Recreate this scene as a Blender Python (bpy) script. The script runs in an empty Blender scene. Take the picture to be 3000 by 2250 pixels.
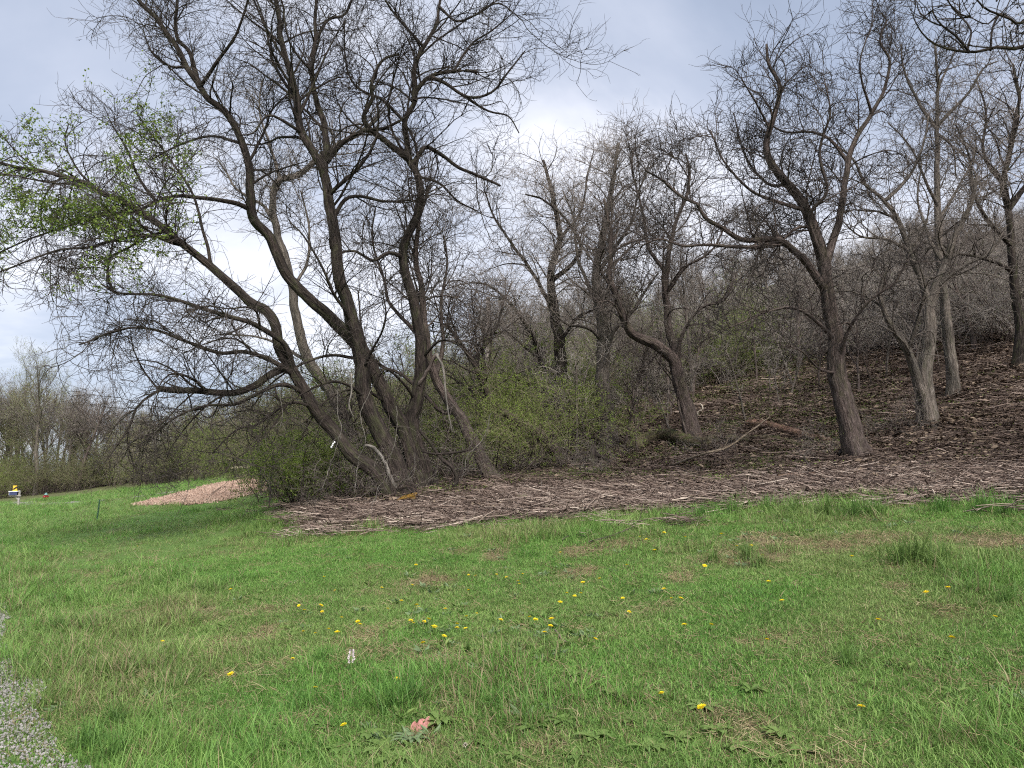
import bpy, math
import numpy as np
from mathutils import Vector

# ------------------------------------------------------------------ camera, sky, sun, exposure
scene = bpy.context.scene
COL = scene.collection
rng = np.random.default_rng(11)
FPX = 2266.0                      # focal length in photo pixels (3000 x 2250)
PITCH = math.radians(7.4)
CAM = np.array([0.0, 0.0, 1.6])
cam_d = bpy.data.cameras.new('camera')
cam = bpy.data.objects.new('camera', cam_d)
COL.objects.link(cam)
cam.location = CAM
cam.rotation_euler = (math.radians(90) + PITCH, 0, 0)
cam_d.sensor_width = 36.0
cam_d.lens = FPX / 3000.0 * 36.0
cam_d.clip_start = 0.05
cam_d.clip_end = 2000.0
scene.camera = cam
scene.render.resolution_x, scene.render.resolution_y = 1024, 768
scene.view_settings.view_transform = 'Standard'
scene.view_settings.look = 'None'
scene.view_settings.gamma = 1.0
scene.view_settings.use_curve_mapping = False
scene.view_settings.exposure = 2.0

SUN_EL, SUN_AZ = math.radians(46), math.radians(162)      # azimuth clockwise from +Y
w = bpy.data.worlds.new('World')
scene.world = w
w.use_nodes = True
nt = w.node_tree
nt.nodes.clear()


def N(tree, typ, **kw):
    n = tree.nodes.new(typ)
    for k, v in kw.items():
        setattr(n, k, v)
    return n


def ramp(tree, stops, fac=None):
    r = tree.nodes.new('ShaderNodeValToRGB')
    el = r.color_ramp.elements
    while len(el) < len(stops):
        el.new(0.5)
    for e, (p, c) in zip(el, stops):
        e.position = p
        e.color = (c[0], c[1], c[2], 1) if len(c) == 3 else c
    if fac is not None:
        tree.links.new(fac, r.inputs[0])
    return r


def math_n(tree, op, a, b=None, clamp=False):
    m = tree.nodes.new('ShaderNodeMath')
    m.operation = op
    m.use_clamp = clamp
    for i, v in enumerate((a, b)):
        if v is None:
            continue
        if isinstance(v, (int, float)):
            m.inputs[i].default_value = v
        else:
            tree.links.new(v, m.inputs[i])
    return m.outputs[0]


sky = N(nt, 'ShaderNodeTexSky', sky_type='NISHITA', sun_disc=False)
sky.sun_elevation, sky.sun_rotation = SUN_EL, SUN_AZ
bg_sky = N(nt, 'ShaderNodeBackground')
bg_sky.inputs[1].default_value = 0.05
nt.links.new(sky.outputs[0], bg_sky.inputs[0])
tc = N(nt, 'ShaderNodeTexCoord')
sep = N(nt, 'ShaderNodeSeparateXYZ')
nt.links.new(tc.outputs['Generated'], sep.inputs[0])
zc = math_n(nt, 'ADD', math_n(nt, 'MAXIMUM', sep.outputs[2], 0.0), 0.22)
cx = math_n(nt, 'DIVIDE', sep.outputs[0], zc)
cy = math_n(nt, 'DIVIDE', sep.outputs[1], zc)
cmb = N(nt, 'ShaderNodeCombineXYZ')
nt.links.new(cx, cmb.inputs[0]); nt.links.new(cy, cmb.inputs[1])
mp = N(nt, 'ShaderNodeMapping')
mp.inputs['Location'].default_value = (-4.379, -7.832, -2.298)
nt.links.new(cmb.outputs[0], mp.inputs[0])
cn = N(nt, 'ShaderNodeTexNoise')
cn.inputs['Scale'].default_value = 0.8
cn.inputs['Detail'].default_value = 7
cn.inputs['Roughness'].default_value = 0.52
cn.inputs['Distortion'].default_value = 0.35
nt.links.new(mp.outputs[0], cn.inputs['Vector'])
cr = ramp(nt, [(0.30, (0.088, 0.103, 0.136)), (0.42, (0.116, 0.133, 0.170)), (0.52, (0.160, 0.173, 0.207)),
               (0.63, (0.262, 0.264, 0.284))], cn.outputs[0])
bg_cl = N(nt, 'ShaderNodeBackground')
bg_cl.inputs[1].default_value = 1.07
nt.links.new(cr.outputs[0], bg_cl.inputs[0])
mxs = N(nt, 'ShaderNodeMixShader')
mxs.inputs[0].default_value = 0.86
nt.links.new(bg_sky.outputs[0], mxs.inputs[1]); nt.links.new(bg_cl.outputs[0], mxs.inputs[2])
wo = N(nt, 'ShaderNodeOutputWorld')
nt.links.new(mxs.outputs[0], wo.inputs[0])

sun_d = bpy.data.lights.new('sun', 'SUN')
sun_d.energy = 1.5
sun_d.angle = math.radians(28)
sun_d.color = (1.0, 0.95, 0.87)
sun = bpy.data.objects.new('sun', sun_d)
COL.objects.link(sun)
sdir = Vector((math.sin(SUN_AZ) * math.cos(SUN_EL), math.cos(SUN_AZ) * math.cos(SUN_EL), math.sin(SUN_EL)))
sun.rotation_euler = sdir.to_track_quat('Z', 'Y').to_euler()
sun.location = (0, 0, 40)
scene.cycles.use_adaptive_sampling = True
scene.cycles.adaptive_threshold = 0.035
scene.cycles.use_denoising = False
scene.cycles.filter_width = 1.15
scene.cycles.max_bounces = 4
scene.cycles.diffuse_bounces = 2
scene.cycles.glossy_bounces = 1
scene.cycles.transmission_bounces = 2


# ------------------------------------------------------------------ numeric helpers
def vnoise(x, y, seed=0):
    x = np.asarray(x, float); y = np.asarray(y, float)
    xi = np.floor(x).astype(np.int64); yi = np.floor(y).astype(np.int64)
    fx = x - xi; fy = y - yi
    fx = fx * fx * (3 - 2 * fx); fy = fy * fy * (3 - 2 * fy)

    def h(a, b):
        n = (a * 374761393 + b * 668265263 + seed * 1442695041) & 0x7fffffff
        n = ((n ^ (n >> 13)) * 1274126177) & 0x7fffffff
        return ((n ^ (n >> 16)) & 0xffff) / 65535.0
    a = h(xi, yi); b = h(xi + 1, yi); c = h(xi, yi + 1); d = h(xi + 1, yi + 1)
    return (a * (1 - fx) + b * fx) * (1 - fy) + (c * (1 - fx) + d * fx) * fy


def fbm(x, y, seed=0, oct=4):
    s = 0; a = 0.5; t = 0
    for i in range(oct):
        s = s + a * vnoise(x * 2 ** i, y * 2 ** i, seed + i * 17); t += a; a *= 0.5
    return s / t


RD = math.radians(33.6)           # the lane runs this far left of straight ahead
CS, SN = math.cos(RD), math.sin(RD)


def uv_of(x, y):
    return -x * SN + y * CS, x * CS + y * SN


_vg = np.arange(-400, 400, 0.25)
_zg = np.interp(_vg, [-400, -60, -4, 0, 6, 15, 22, 27, 45, 70, 110, 400],
                [-3, -0.6, -0.05, 0.0, 0.78, 2.10, 4.25, 5.75, 12.0, 22.0, 36, 60])
_k = np.exp(-0.5 * (np.arange(-12, 13) / 5.0) ** 2); _k /= _k.sum()
_zg = np.convolve(np.pad(_zg, 12, mode='edge'), _k, mode='valid')


def height(x, y):
    x = np.asarray(x, float); y = np.asarray(y, float)
    u, v = uv_of(x, y)
    z = np.interp(v, _vg, _zg)
    r = np.hypot(x, y)
    z = z + (fbm(x * 0.35 + 3, y * 0.35, 5, 3) - 0.5) * 0.16 * np.clip((r - 2) / 6, 0, 1)
    z = z + 0.30 * np.exp(-(((x + 2.6) / 4.5) ** 2 + ((y - 18.5) / 4.0) ** 2))
    z = z + (fbm(x * 0.06 + 30, y * 0.06, 9, 2) - 0.5) * 1.0 * np.clip((v - 14) / 20, 0, 1)
    return z


def P(px, py, depth):
    px = np.asarray(px, float); py = np.asarray(py, float); depth = np.asarray(depth, float)
    dx = (px - 1500) / FPX; dy = (1125 - py) / FPX
    c, s = math.cos(PITCH), math.sin(PITCH)
    return np.stack([CAM[0] + depth * dx, CAM[1] + depth * (c - dy * s), CAM[2] + depth * (s + dy * c)], -1)


def pix_az(x, y):                 # photo column of a ground direction
    return 1500 + FPX * x / np.maximum(y * math.cos(PITCH), 1e-3)


_dm = np.concatenate([np.arange(2.0, 40, 0.1), np.arange(40, 250, 0.5)])


def hit(px, py):                  # where the line of sight meets the ground
    q = P(px, py, _dm)
    f = q[:, 2] - height(q[:, 0], q[:, 1])
    i = np.argmax(f < 0)
    if not (f < 0).any():
        i = len(_dm) - 1
    d0, d1 = _dm[max(i - 1, 0)], _dm[i]
    f0, f1 = f[max(i - 1, 0)], f[i]
    d = d0 + (d1 - d0) * (f0 / (f0 - f1) if f0 != f1 else 0)
    q = P(px, py, d)
    q[2] = height(q[0], q[1])
    return q, float(d)


def unit(a):
    return a / np.maximum(np.linalg.norm(a, axis=-1, keepdims=True), 1e-9)


# ------------------------------------------------------------------ mesh helpers
def mesh_np(name, verts, faces, mat=None, smooth=True, attrs=None):
    """faces: list of int arrays (M,k)"""
    verts = np.asarray(verts, np.float32)
    if not isinstance(faces, (list, tuple)):
        faces = [faces]
    faces = [np.asarray(f, np.int32) for f in faces if len(f)]
    me = bpy.data.meshes.new(name)
    me.vertices.add(len(verts))
    me.vertices.foreach_set('co', verts.ravel())
    if faces:
        lv = np.concatenate([f.ravel() for f in faces])
        tot = np.concatenate([np.full(len(f), f.shape[1], np.int32) for f in faces])
        st = np.concatenate([[0], np.cumsum(tot)[:-1]]).astype(np.int32)
        me.loops.add(len(lv)); me.loops.foreach_set('vertex_index', lv)
        me.polygons.add(len(tot))
        me.polygons.foreach_set('loop_start', st)
        me.polygons.foreach_set('loop_total', tot)
        me.polygons.foreach_set('use_smooth', np.full(len(tot), smooth, bool))
    for k, (typ, arr) in (attrs or {}).items():
        a = me.attributes.new(k, typ, 'POINT')
        a.data.foreach_set('vector' if typ == 'FLOAT_VECTOR' else 'value', np.asarray(arr).ravel())
    me.update(calc_edges=True)
    if mat is not None:
        me.materials.append(mat)
    return me


def obj(name, me, parent=None, loc=(0, 0, 0), rot=(0, 0, 0), scl=None):
    o = bpy.data.objects.new(name, me)
    COL.objects.link(o)
    o.parent = parent
    o.location = [float(v) for v in loc]; o.rotation_euler = [float(v) for v in rot]
    if scl is not None:
        o.scale = (scl,) * 3 if np.isscalar(scl) else scl
    return o


def tag(o, label=None, cat=None, group=None, kind=None):
    if label: o['label'] = label
    if cat: o['category'] = cat
    if group: o['group'] = group
    if kind: o['kind'] = kind
    return o


def empty(name, loc, label, cat, group=None, rot=(0, 0, 0), scl=1.0):
    o = obj(name, None, None, loc, rot, scl)
    o.empty_display_size = 0.3
    return tag(o, label, cat, group)


class MB:
    """collects pieces into one mesh"""
    def __init__(s):
        s.v = []; s.q = []; s.t = []; s.n = 0; s.a = []

    def add(s, v, q=None, t=None, a=None):
        v = np.asarray(v, float).reshape(-1, 3)
        if q is not None and len(q): s.q.append(np.asarray(q) + s.n)
        if t is not None and len(t): s.t.append(np.asarray(t) + s.n)
        s.v.append(v); s.n += len(v)
        s.a.append(np.asarray(a, float).reshape(-1, 3) if a is not None else np.zeros((len(v), 3)))
        return s

    def tubes(s, pts, rad, S, bark=0.0, lobes=None):
        """pts (n,K,3), rad (n,K)"""
        pts = np.asarray(pts, float); rad = np.asarray(rad, float)
        if len(pts) == 0:
            return s
        n, K, _ = pts.shape
        tan = unit(np.gradient(pts, axis=1))
        mt = np.abs(unit(pts[:, -1] - pts[:, 0]))
        ref = np.zeros((n, 3)); ref[np.arange(n), np.argmin(mt, 1)] = 1
        b = unit(np.cross(tan, ref[:, None, :])); c = np.cross(tan, b)
        th = np.arange(S) / S * 2 * math.pi
        R = np.repeat(rad[:, :, None], S, 2)
        seg = np.concatenate([np.zeros((n, 1)), np.cumsum(np.linalg.norm(np.diff(pts, axis=1), axis=2), 1)], 1)
        if bark > 0:
            ph = rng.uniform(0, 6.28, (n, 1, 1))
            sl = seg[:, :, None]
            rid = (np.cos(3 * th + ph + sl * .7) * .5 + np.cos(5 * th - ph * 2 - sl * 1.1) * .45 + np.cos(8 * th + ph * 3 + sl * .9) * .45
                   + rng.normal(0, .25, R.shape))
            R = R * (1 + bark * rid)
        if lobes is not None:       # root flare
            fl = np.exp(-seg[:, :, None] / lobes[0]) * lobes[1]
            R = R * (1 + fl * (0.6 + 0.6 * np.cos(4 * th + 1.3) + .3 * np.cos(7 * th)))
        ring = pts[:, :, None, :] + R[..., None] * (np.cos(th)[None, None, :, None] * b[:, :, None, :] + np.sin(th)[None, None, :, None] * c[:, :, None, :])
        base = (np.arange(n) * K * S)[:, None, None]
        k = np.arange(K - 1)[None, :, None]; j = np.arange(S)[None, None, :]; j2 = (j + 1) % S
        q = np.stack([base + k * S + j, base + k * S + j2, base + (k + 1) * S + j2, base + (k + 1) * S + j], -1).reshape(-1, 4)
        att = np.stack([np.cos(th) * R, np.sin(th) * R, np.repeat(seg[:, :, None], S, 2) + (np.arange(n) * 3.7)[:, None, None]], -1)
        s.add(ring, q=q, a=att)
        # closed tips
        if S > 3:
            tip = [np.arange(n) * K * S + (K - 1) * S + jj for jj in range(S)]
            tf = np.stack(tip, -1)
            s.capf = getattr(s, 'capf', [])
            s.capf.append(tf + s.n - len(ring.reshape(-1, 3)))
        return s

    def box(s, c, size, rot=None):
        h = np.array(size) / 2
        v = np.array([[x, y, z] for x in (-1, 1) for y in (-1, 1) for z in (-1, 1)]) * h
        if rot is not None:
            v = v @ np.array(rot).T
        q = [[0, 1, 3, 2], [4, 6, 7, 5], [0, 4, 5, 1], [2, 3, 7, 6], [0, 2, 6, 4], [1, 5, 7, 3]]
        return s.add(v + np.array(c), q=q)

    def mesh(s, name, mat, smooth=True, bark=False, origin=None):
        v = np.concatenate(s.v) if s.v else np.zeros((0, 3))
        if origin is not None:
            v = v - np.asarray(origin)
        f = []
        if s.q: f.append(np.concatenate(s.q))
        if s.t: f.append(np.concatenate(s.t))
        f += getattr(s, 'capf', [])
        return mesh_np(name, v, f, mat, smooth, {'bark': ('FLOAT_VECTOR', np.concatenate(s.a))} if bark else None)


# ------------------------------------------------------------------ materials
def new_mat(name):
    m = bpy.data.materials.new(name)
    m.use_nodes = True
    m.node_tree.nodes.clear()
    return m, m.node_tree


def finish(t, col, rough=0.9, bump=None, bstr=0.3, bdist=0.02, trans=None, spec=0.15):
    p = N(t, 'ShaderNodeBsdfPrincipled')
    p.inputs['Roughness'].default_value = rough
    p.inputs['Specular IOR Level'].default_value = spec
    if hasattr(col, 'is_output'):
        t.links.new(col, p.inputs['Base Color'])
    else:
        p.inputs['Base Color'].default_value = (*col, 1)
    if bump is not None:
        b = N(t, 'ShaderNodeBump')
        b.inputs['Strength'].default_value = bstr
        b.inputs['Distance'].default_value = bdist
        t.links.new(bump, b.inputs['Height'])
        t.links.new(b.outputs[0], p.inputs['Normal'])
    out = N(t, 'ShaderNodeOutputMaterial')
    sh = p.outputs[0]
    if trans:
        tr = N(t, 'ShaderNodeBsdfTranslucent')
        if hasattr(col, 'is_output'):
            t.links.new(col, tr.inputs[0])
        else:
            tr.inputs[0].default_value = (*col, 1)
        mx = N(t, 'ShaderNodeMixShader')
        mx.inputs[0].default_value = trans
        t.links.new(sh, mx.inputs[1]); t.links.new(tr.outputs[0], mx.inputs[2])
        sh = mx.outputs[0]
    t.links.new(sh, out.inputs[0])


def noise(t, vec, scale, detail=4, rough=0.6, mapscale=None):
    n = N(t, 'ShaderNodeTexNoise')
    n.inputs['Scale'].default_value = scale
    n.inputs['Detail'].default_value = detail
    n.inputs['Roughness'].default_value = rough
    if mapscale:
        m = N(t, 'ShaderNodeMapping')
        m.inputs['Scale'].default_value = mapscale
        t.links.new(vec, m.inputs[0])
        vec = m.outputs[0]
    if vec is not None:
        t.links.new(vec, n.inputs['Vector'])
    return n.outputs[0]


def mix(t, fac, a, b, mode='MIX'):
    m = N(t, 'ShaderNodeMix', data_type='RGBA', blend_type=mode)
    for sock, v in ((m.inputs[0], fac), (m.inputs[6], a), (m.inputs[7], b)):
        if isinstance(v, (int, float)):
            sock.default_value = v
        elif isinstance(v, tuple):
            sock.default_value = (*v, 1)
        else:
            t.links.new(v, sock)
    return m.outputs[2]


def attr(t, name, typ='GEOMETRY'):
    a = N(t, 'ShaderNodeAttribute', attribute_name=name, attribute_type=typ)
    return a


def bark_mat(name, c0, c1, c2, moss=None, moss_amt=0.0):
    m, t = new_mat(name)
    a = attr(t, 'bark').outputs['Vector']
    n1 = noise(t, a, 1.0, 6, 0.65, (38, 38, 5))
    n2 = noise(t, a, 1.0, 3, 0.5, (7, 7, 1.3))
    col = ramp(t, [(0.33, c0), (0.52, c1), (0.70, c2)], n1).outputs[0]
    big = ramp(t, [(0.35, (0.62, 0.62, 0.62)), (0.65, (1.15, 1.1, 1.08))], n2).outputs[0]
    col = mix(t, 1.0, col, big, 'MULTIPLY')
    if moss:
        mf = ramp(t, [(0.5, (0, 0, 0)), (0.66, (moss_amt,) * 3)], noise(t, a, 1.0, 4, 0.6, (9, 9, 2.6))).outputs[0]
        col = mix(t, mf, col, moss)
    finish(t, col, 0.95, n1, 1.0, 0.06)
    return m


def twig_mat(name, c0, c1):
    m, t = new_mat(name)
    g = N(t, 'ShaderNodeNewGeometry').outputs['Position']
    oi = N(t, 'ShaderNodeObjectInfo').outputs['Random']
    n = noise(t, g, 2.2, 3, 0.6)
    f = math_n(t, 'ADD', n, math_n(t, 'MULTIPLY', math_n(t, 'SUBTRACT', oi, 0.5), 0.35), True)
    finish(t, ramp(t, [(0.3, c0), (0.7, c1)], f).outputs[0], 0.9)
    return m


def leaf_mat(name, stops, trans=0.35, sc=3.0):
    m, t = new_mat(name)
    g = N(t, 'ShaderNodeNewGeometry')
    f = math_n(t, 'ADD', math_n(t, 'MULTIPLY', g.outputs['Random Per Island'], 0.5),
               math_n(t, 'MULTIPLY', noise(t, g.outputs['Position'], sc, 3), 0.5))
    finish(t, ramp(t, stops, f).outputs[0], 0.65, trans=trans, spec=0.25)
    return m


M = {}
M['bark_dark'] = bark_mat('bark_dark', (0.018, 0.015, 0.014), (0.050, 0.041, 0.037), (0.115, 0.095, 0.085), (0.075, 0.082, 0.04), 0.55)
M['bark_brown'] = bark_mat('bark_brown', (0.036, 0.028, 0.026), (0.105, 0.084, 0.077), (0.22, 0.182, 0.168), (0.085, 0.088, 0.045), 0.35)
M['bark_grey'] = bark_mat('bark_grey', (0.06, 0.052, 0.046), (0.15, 0.132, 0.116), (0.29, 0.262, 0.235), (0.10, 0.11, 0.06), 0.3)
M['bark_pale'] = bark_mat('bark_pale', (0.11, 0.10, 0.09), (0.27, 0.25, 0.225), (0.45, 0.43, 0.40))
M['twig_dark'] = twig_mat('twig_dark', (0.028, 0.024, 0.023), (0.080, 0.068, 0.062))
M['twig_brown'] = twig_mat('twig_brown', (0.095, 0.081, 0.073), (0.24, 0.208, 0.186))
M['twig_grey'] = twig_mat('twig_grey', (0.15, 0.134, 0.12), (0.34, 0.305, 0.275))
M['twig_olive'] = twig_mat('twig_olive', (0.11, 0.10, 0.06), (0.22, 0.20, 0.125))
M['wood_pale'] = bark_mat('wood_pale', (0.17, 0.135, 0.10), (0.32, 0.265, 0.20), (0.52, 0.45, 0.36))
M['wood_red'] = bark_mat('wood_red', (0.05, 0.032, 0.025), (0.20, 0.122, 0.090), (0.42, 0.30, 0.235), (0.07, 0.075, 0.03), 0.5)
M['wood_moss'] = bark_mat('wood_moss', (0.035, 0.03, 0.02), (0.10, 0.085, 0.055), (0.20, 0.17, 0.11), (0.085, 0.10, 0.035), 0.9)
M['wood_orange'] = bark_mat('wood_orange', (0.12, 0.07, 0.015), (0.26, 0.155, 0.035), (0.40, 0.26, 0.07))
M['leaf_spring'] = leaf_mat('leaf_spring', [(0.25, (0.10, 0.17, 0.03)), (0.55, (0.19, 0.27, 0.05)), (0.8, (0.29, 0.35, 0.09))])
M['leaf_bud'] = leaf_mat('leaf_bud', [(0.25, (0.24, 0.28, 0.12)), (0.8, (0.40, 0.43, 0.21))])
M['leaf_shrub'] = leaf_mat('leaf_shrub', [(0.2, (0.10, 0.145, 0.03)), (0.5, (0.165, 0.23, 0.045)), (0.85, (0.26, 0.32, 0.075))], 0.35, 0.9)
M['leaf_dull'] = leaf_mat('leaf_dull', [(0.2, (0.085, 0.11, 0.04)), (0.5, (0.135, 0.165, 0.06)), (0.85, (0.20, 0.225, 0.09))], 0.3, 0.9)
M['leaf_broad'] = leaf_mat('leaf_broad', [(0.2, (0.085, 0.15, 0.04)), (0.5, (0.14, 0.22, 0.06)), (0.8, (0.22, 0.30, 0.09))], 0.3, 6.0)
M['leaf_bluegreen'] = leaf_mat('leaf_bluegreen', [(0.2, (0.11, 0.17, 0.08)), (0.8, (0.20, 0.27, 0.14))], 0.3, 6.0)


def plain(name, c, rough=0.6, spec=0.3, var=0.12, sc=30.0, trans=None):
    m, t = new_mat(name)
    tcn = N(t, 'ShaderNodeTexCoord').outputs['Object']
    n = noise(t, tcn, sc, 4)
    lo = tuple(x * (1 - var * 1.6) for x in c); hi = tuple(min(x * (1 + var * 1.6), 1) for x in c)
    finish(t, ramp(t, [(0.3, lo), (0.7, hi)], n).outputs[0], rough, n, 0.15, 0.004, trans, spec)
    M[name] = m
    return m


plain('petal', (0.84, 0.66, 0.02), 0.6, 0.2, 0.10, 60, 0.25)
plain('petal_white', (0.70, 0.60, 0.62), 0.6, 0.2, 0.1, 60, 0.25)
plain('stem_green', (0.17, 0.22, 0.07), 0.6, 0.3, 0.15)
plain('rag_pink', (0.40, 0.19, 0.17), 0.9, 0.1, 0.25, 25)
plain('post_green', (0.035, 0.085, 0.045), 0.5, 0.4, 0.2)
plain('paint_white', (0.74, 0.74, 0.76), 0.5, 0.4, 0.08)
plain('paint_navy', (0.045, 0.055, 0.13), 0.4, 0.5, 0.1)
plain('paint_yellow', (0.72, 0.47, 0.05), 0.5, 0.4, 0.08)
plain('paint_black', (0.02, 0.02, 0.022), 0.5, 0.4, 0.1)
plain('paint_red', (0.26, 0.015, 0.022), 0.45, 0.5, 0.12)
plain('paint_teal', (0.12, 0.25, 0.24), 0.45, 0.5, 0.1)
plain('post_grey', (0.33, 0.31, 0.29), 0.9, 0.1, 0.2, 12)
plain('lumber', (0.55, 0.48, 0.36), 0.85, 0.1, 0.15, 8)
plain('bone', (0.46, 0.41, 0.34), 0.85, 0.1, 0.15, 20)
plain('pole_wood', (0.44, 0.38, 0.35), 0.9, 0.1, 0.3, 6)
plain('bird_dark', (0.03, 0.03, 0.035), 0.8, 0.1, 0.2)
plain('char', (0.022, 0.019, 0.018), 0.95, 0.05, 0.3)


def chip_mat(name, stops, sc=4.0):
    m, t = new_mat(name)
    g = N(t, 'ShaderNodeNewGeometry')
    ti = attr(t, 'tint', 'INSTANCER').outputs['Fac']
    f = math_n(t, 'ADD', math_n(t, 'MULTIPLY', g.outputs['Random Per Island'], 0.55), math_n(t, 'MULTIPLY', ti, 0.45))
    finish(t, ramp(t, stops, f).outputs[0], 0.9)
    return m


M['chip'] = chip_mat('chip', [(0.12, (0.045, 0.032, 0.027)), (0.40, (0.165, 0.122, 0.102)), (0.66, (0.33, 0.262, 0.222)), (0.88, (0.60, 0.51, 0.43))])
M['chip_fresh'] = chip_mat('chip_fresh', [(0.05, (0.14, 0.09, 0.07)), (0.45, (0.33, 0.225, 0.175)), (0.95, (0.56, 0.42, 0.34))])
M['litter'] = chip_mat('litter', [(0.05, (0.035, 0.024, 0.02)), (0.5, (0.095, 0.068, 0.05)), (0.95, (0.22, 0.17, 0.125))])
M['straw'] = chip_mat('straw', [(0.1, (0.13, 0.10, 0.055)), (0.5, (0.27, 0.215, 0.12)), (0.9, (0.44, 0.37, 0.23))])
M['stone'] = chip_mat('stone', [(0.05, (0.13, 0.122, 0.118)), (0.5, (0.30, 0.282, 0.275)), (0.95, (0.50, 0.48, 0.47))])


def grass_mat(name, dry=False):
    m, t = new_mat(name)
    g = N(t, 'ShaderNodeNewGeometry')
    ti = attr(t, 'tint', 'INSTANCER').outputs['Fac']
    isl = g.outputs['Random Per Island']
    n = noise(t, g.outputs['Position'], 0.9, 4)
    f = math_n(t, 'ADD', math_n(t, 'MULTIPLY', isl, 0.34), math_n(t, 'MULTIPLY', n, 0.42))
    f = math_n(t, 'ADD', f, math_n(t, 'MULTIPLY', ti, 0.26))
    green = ramp(t, [(0.2, (0.070, 0.165, 0.036)), (0.42, (0.125, 0.270, 0.055)), (0.6, (0.185, 0.355, 0.072)), (0.8, (0.32, 0.47, 0.14))], f).outputs[0]
    ol = ramp(t, [(0.42, (0, 0, 0)), (0.62, (0.75, 0.75, 0.75))], noise(t, g.outputs['Position'], 0.42, 4)).outputs[0]
    olive = ramp(t, [(0.25, (0.11, 0.155, 0.048)), (0.5, (0.20, 0.265, 0.082)), (0.8, (0.36, 0.41, 0.17))], f).outputs[0]
    green = mix(t, ol, green, olive)
    # some dead blades in between
    df = math_n(t, 'GREATER_THAN', math_n(t, 'ADD', isl, math_n(t, 'MULTIPLY', attr(t, 'dryness', 'INSTANCER').outputs['Fac'], 0.7)), 0.96)
    straw = ramp(t, [(0.3, (0.20, 0.155, 0.085)), (0.7, (0.40, 0.34, 0.20))], noise(t, g.outputs['Position'], 9.0, 2)).outputs[0]
    col = mix(t, df, green, straw)
    finish(t, col, 0.55, trans=0.35, spec=0.3)
    return m


M['grass'] = grass_mat('grass')

# ground
mg, t = new_mat('ground')
pos = N(t, 'ShaderNodeNewGeometry').outputs['Position']
nA = noise(t, pos, 1.3, 5)
nB = noise(t, pos, 16.0, 6, 0.7)
nC = noise(t, pos, 55.0, 4, 0.7)
soil = ramp(t, [(0.3, (0.048, 0.037, 0.022)), (0.5, (0.11, 0.088, 0.050)), (0.72, (0.20, 0.165, 0.095))], nB).outputs[0]
turf = ramp(t, [(0.3, (0.04, 0.08, 0.022)), (0.5, (0.085, 0.15, 0.036)), (0.7, (0.14, 0.215, 0.055))], nC).outputs[0]
chips = ramp(t, [(0.32, (0.055, 0.040, 0.034)), (0.5, (0.14, 0.104, 0.085)), (0.68, (0.30, 0.235, 0.19))], nC).outputs[0]
chips = mix(t, 1.0, chips, ramp(t, [(0.35, (0.72, 0.72, 0.72)), (0.65, (1.12, 1.08, 1.05))], nA).outputs[0], 'MULTIPLY')
floor_b = ramp(t, [(0.3, (0.040, 0.030, 0.024)), (0.5, (0.095, 0.070, 0.056)), (0.7, (0.185, 0.145, 0.115))], nB).outputs[0]
floor_g = ramp(t, [(0.3, (0.04, 0.045, 0.02)), (0.5, (0.09, 0.098, 0.042)), (0.7, (0.165, 0.165, 0.080))], nB).outputs[0]
floor = mix(t, ramp(t, [(0.4, (0, 0, 0)), (0.6, (1, 1, 1))], math_n(t, 'ADD', math_n(t, 'MULTIPLY', nA, 0.6), math_n(t, 'MULTIPLY', attr(t, 'greenish').outputs['Fac'], 0.5))).outputs[0], floor_b, floor_g)
c = mix(t, attr(t, 'dirt').outputs['Fac'], turf, soil)
c = mix(t, attr(t, 'chips').outputs['Fac'], c, chips)
c = mix(t, attr(t, 'floor').outputs['Fac'], c, floor)
finish(t, c, 0.97, nB, 0.6, 0.03)
M['ground'] = mg

mgv, t = new_mat('gravel_road')
pos = N(t, 'ShaderNodeNewGeometry').outputs['Position']
vo = N(t, 'ShaderNodeTexVoronoi'); vo.inputs['Scale'].default_value = 55
t.links.new(pos, vo.inputs['Vector'])
gcol = ramp(t, [(0.0, (0.16, 0.15, 0.142)), (0.5, (0.30, 0.285, 0.277)), (1.0, (0.46, 0.445, 0.435))], vo.outputs['Color']).outputs[0]
gcol = mix(t, 1.0, gcol, ramp(t, [(0.3, (0.65, 0.64, 0.62)), (0.7, (1.05, 1.04, 1.03))], noise(t, pos, 2.0, 5)).outputs[0], 'MULTIPLY')
finish(t, gcol, 0.95, vo.outputs['Distance'], 0.8, 0.02)
M['gravel_road'] = mgv

mcb, t = new_mat('chip_bed')
pos = N(t, 'ShaderNodeNewGeometry').outputs['Position']
n1 = noise(t, pos, 22.0, 5, 0.7)
finish(t, ramp(t, [(0.3, (0.13, 0.085, 0.065)), (0.5, (0.30, 0.21, 0.165)), (0.7, (0.50, 0.37, 0.30))], n1).outputs[0], 0.95, n1, 0.7, 0.03)
M['chip_bed'] = mcb

# ------------------------------------------------------------------ ground zones (all in world space)
# front edge of the raked brush: distance from the road-side lawn, as ground distance by bearing
_edge_px = [(700, 1490), (840, 1553), (1000, 1556), (1200, 1550), (1400, 1534), (1600, 1515), (1720, 1497), (1900, 1497), (2200, 1484),
            (2450, 1478), (2700, 1470), (2850, 1474), (3000, 1470), (3300, 1462)]
_eb, _er = [], []
for ex, ey in _edge_px:
    q, d = hit(ex, ey)
    _eb.append(math.atan2(q[0], q[1])); _er.append(math.hypot(q[0], q[1]))
_eb = np.array(_eb); _er = np.array(_er)


def patch(px, py, rx, ry):
    q, d = hit(px, py)
    a, _ = hit(px, py - ry); b, _ = hit(px, py + ry)
    ry_w = 0.5 * math.hypot(*(a - b)[:2])
    return (q[0], q[1], rx / FPX * d, ry_w, math.atan2(q[0], q[1]))


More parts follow.
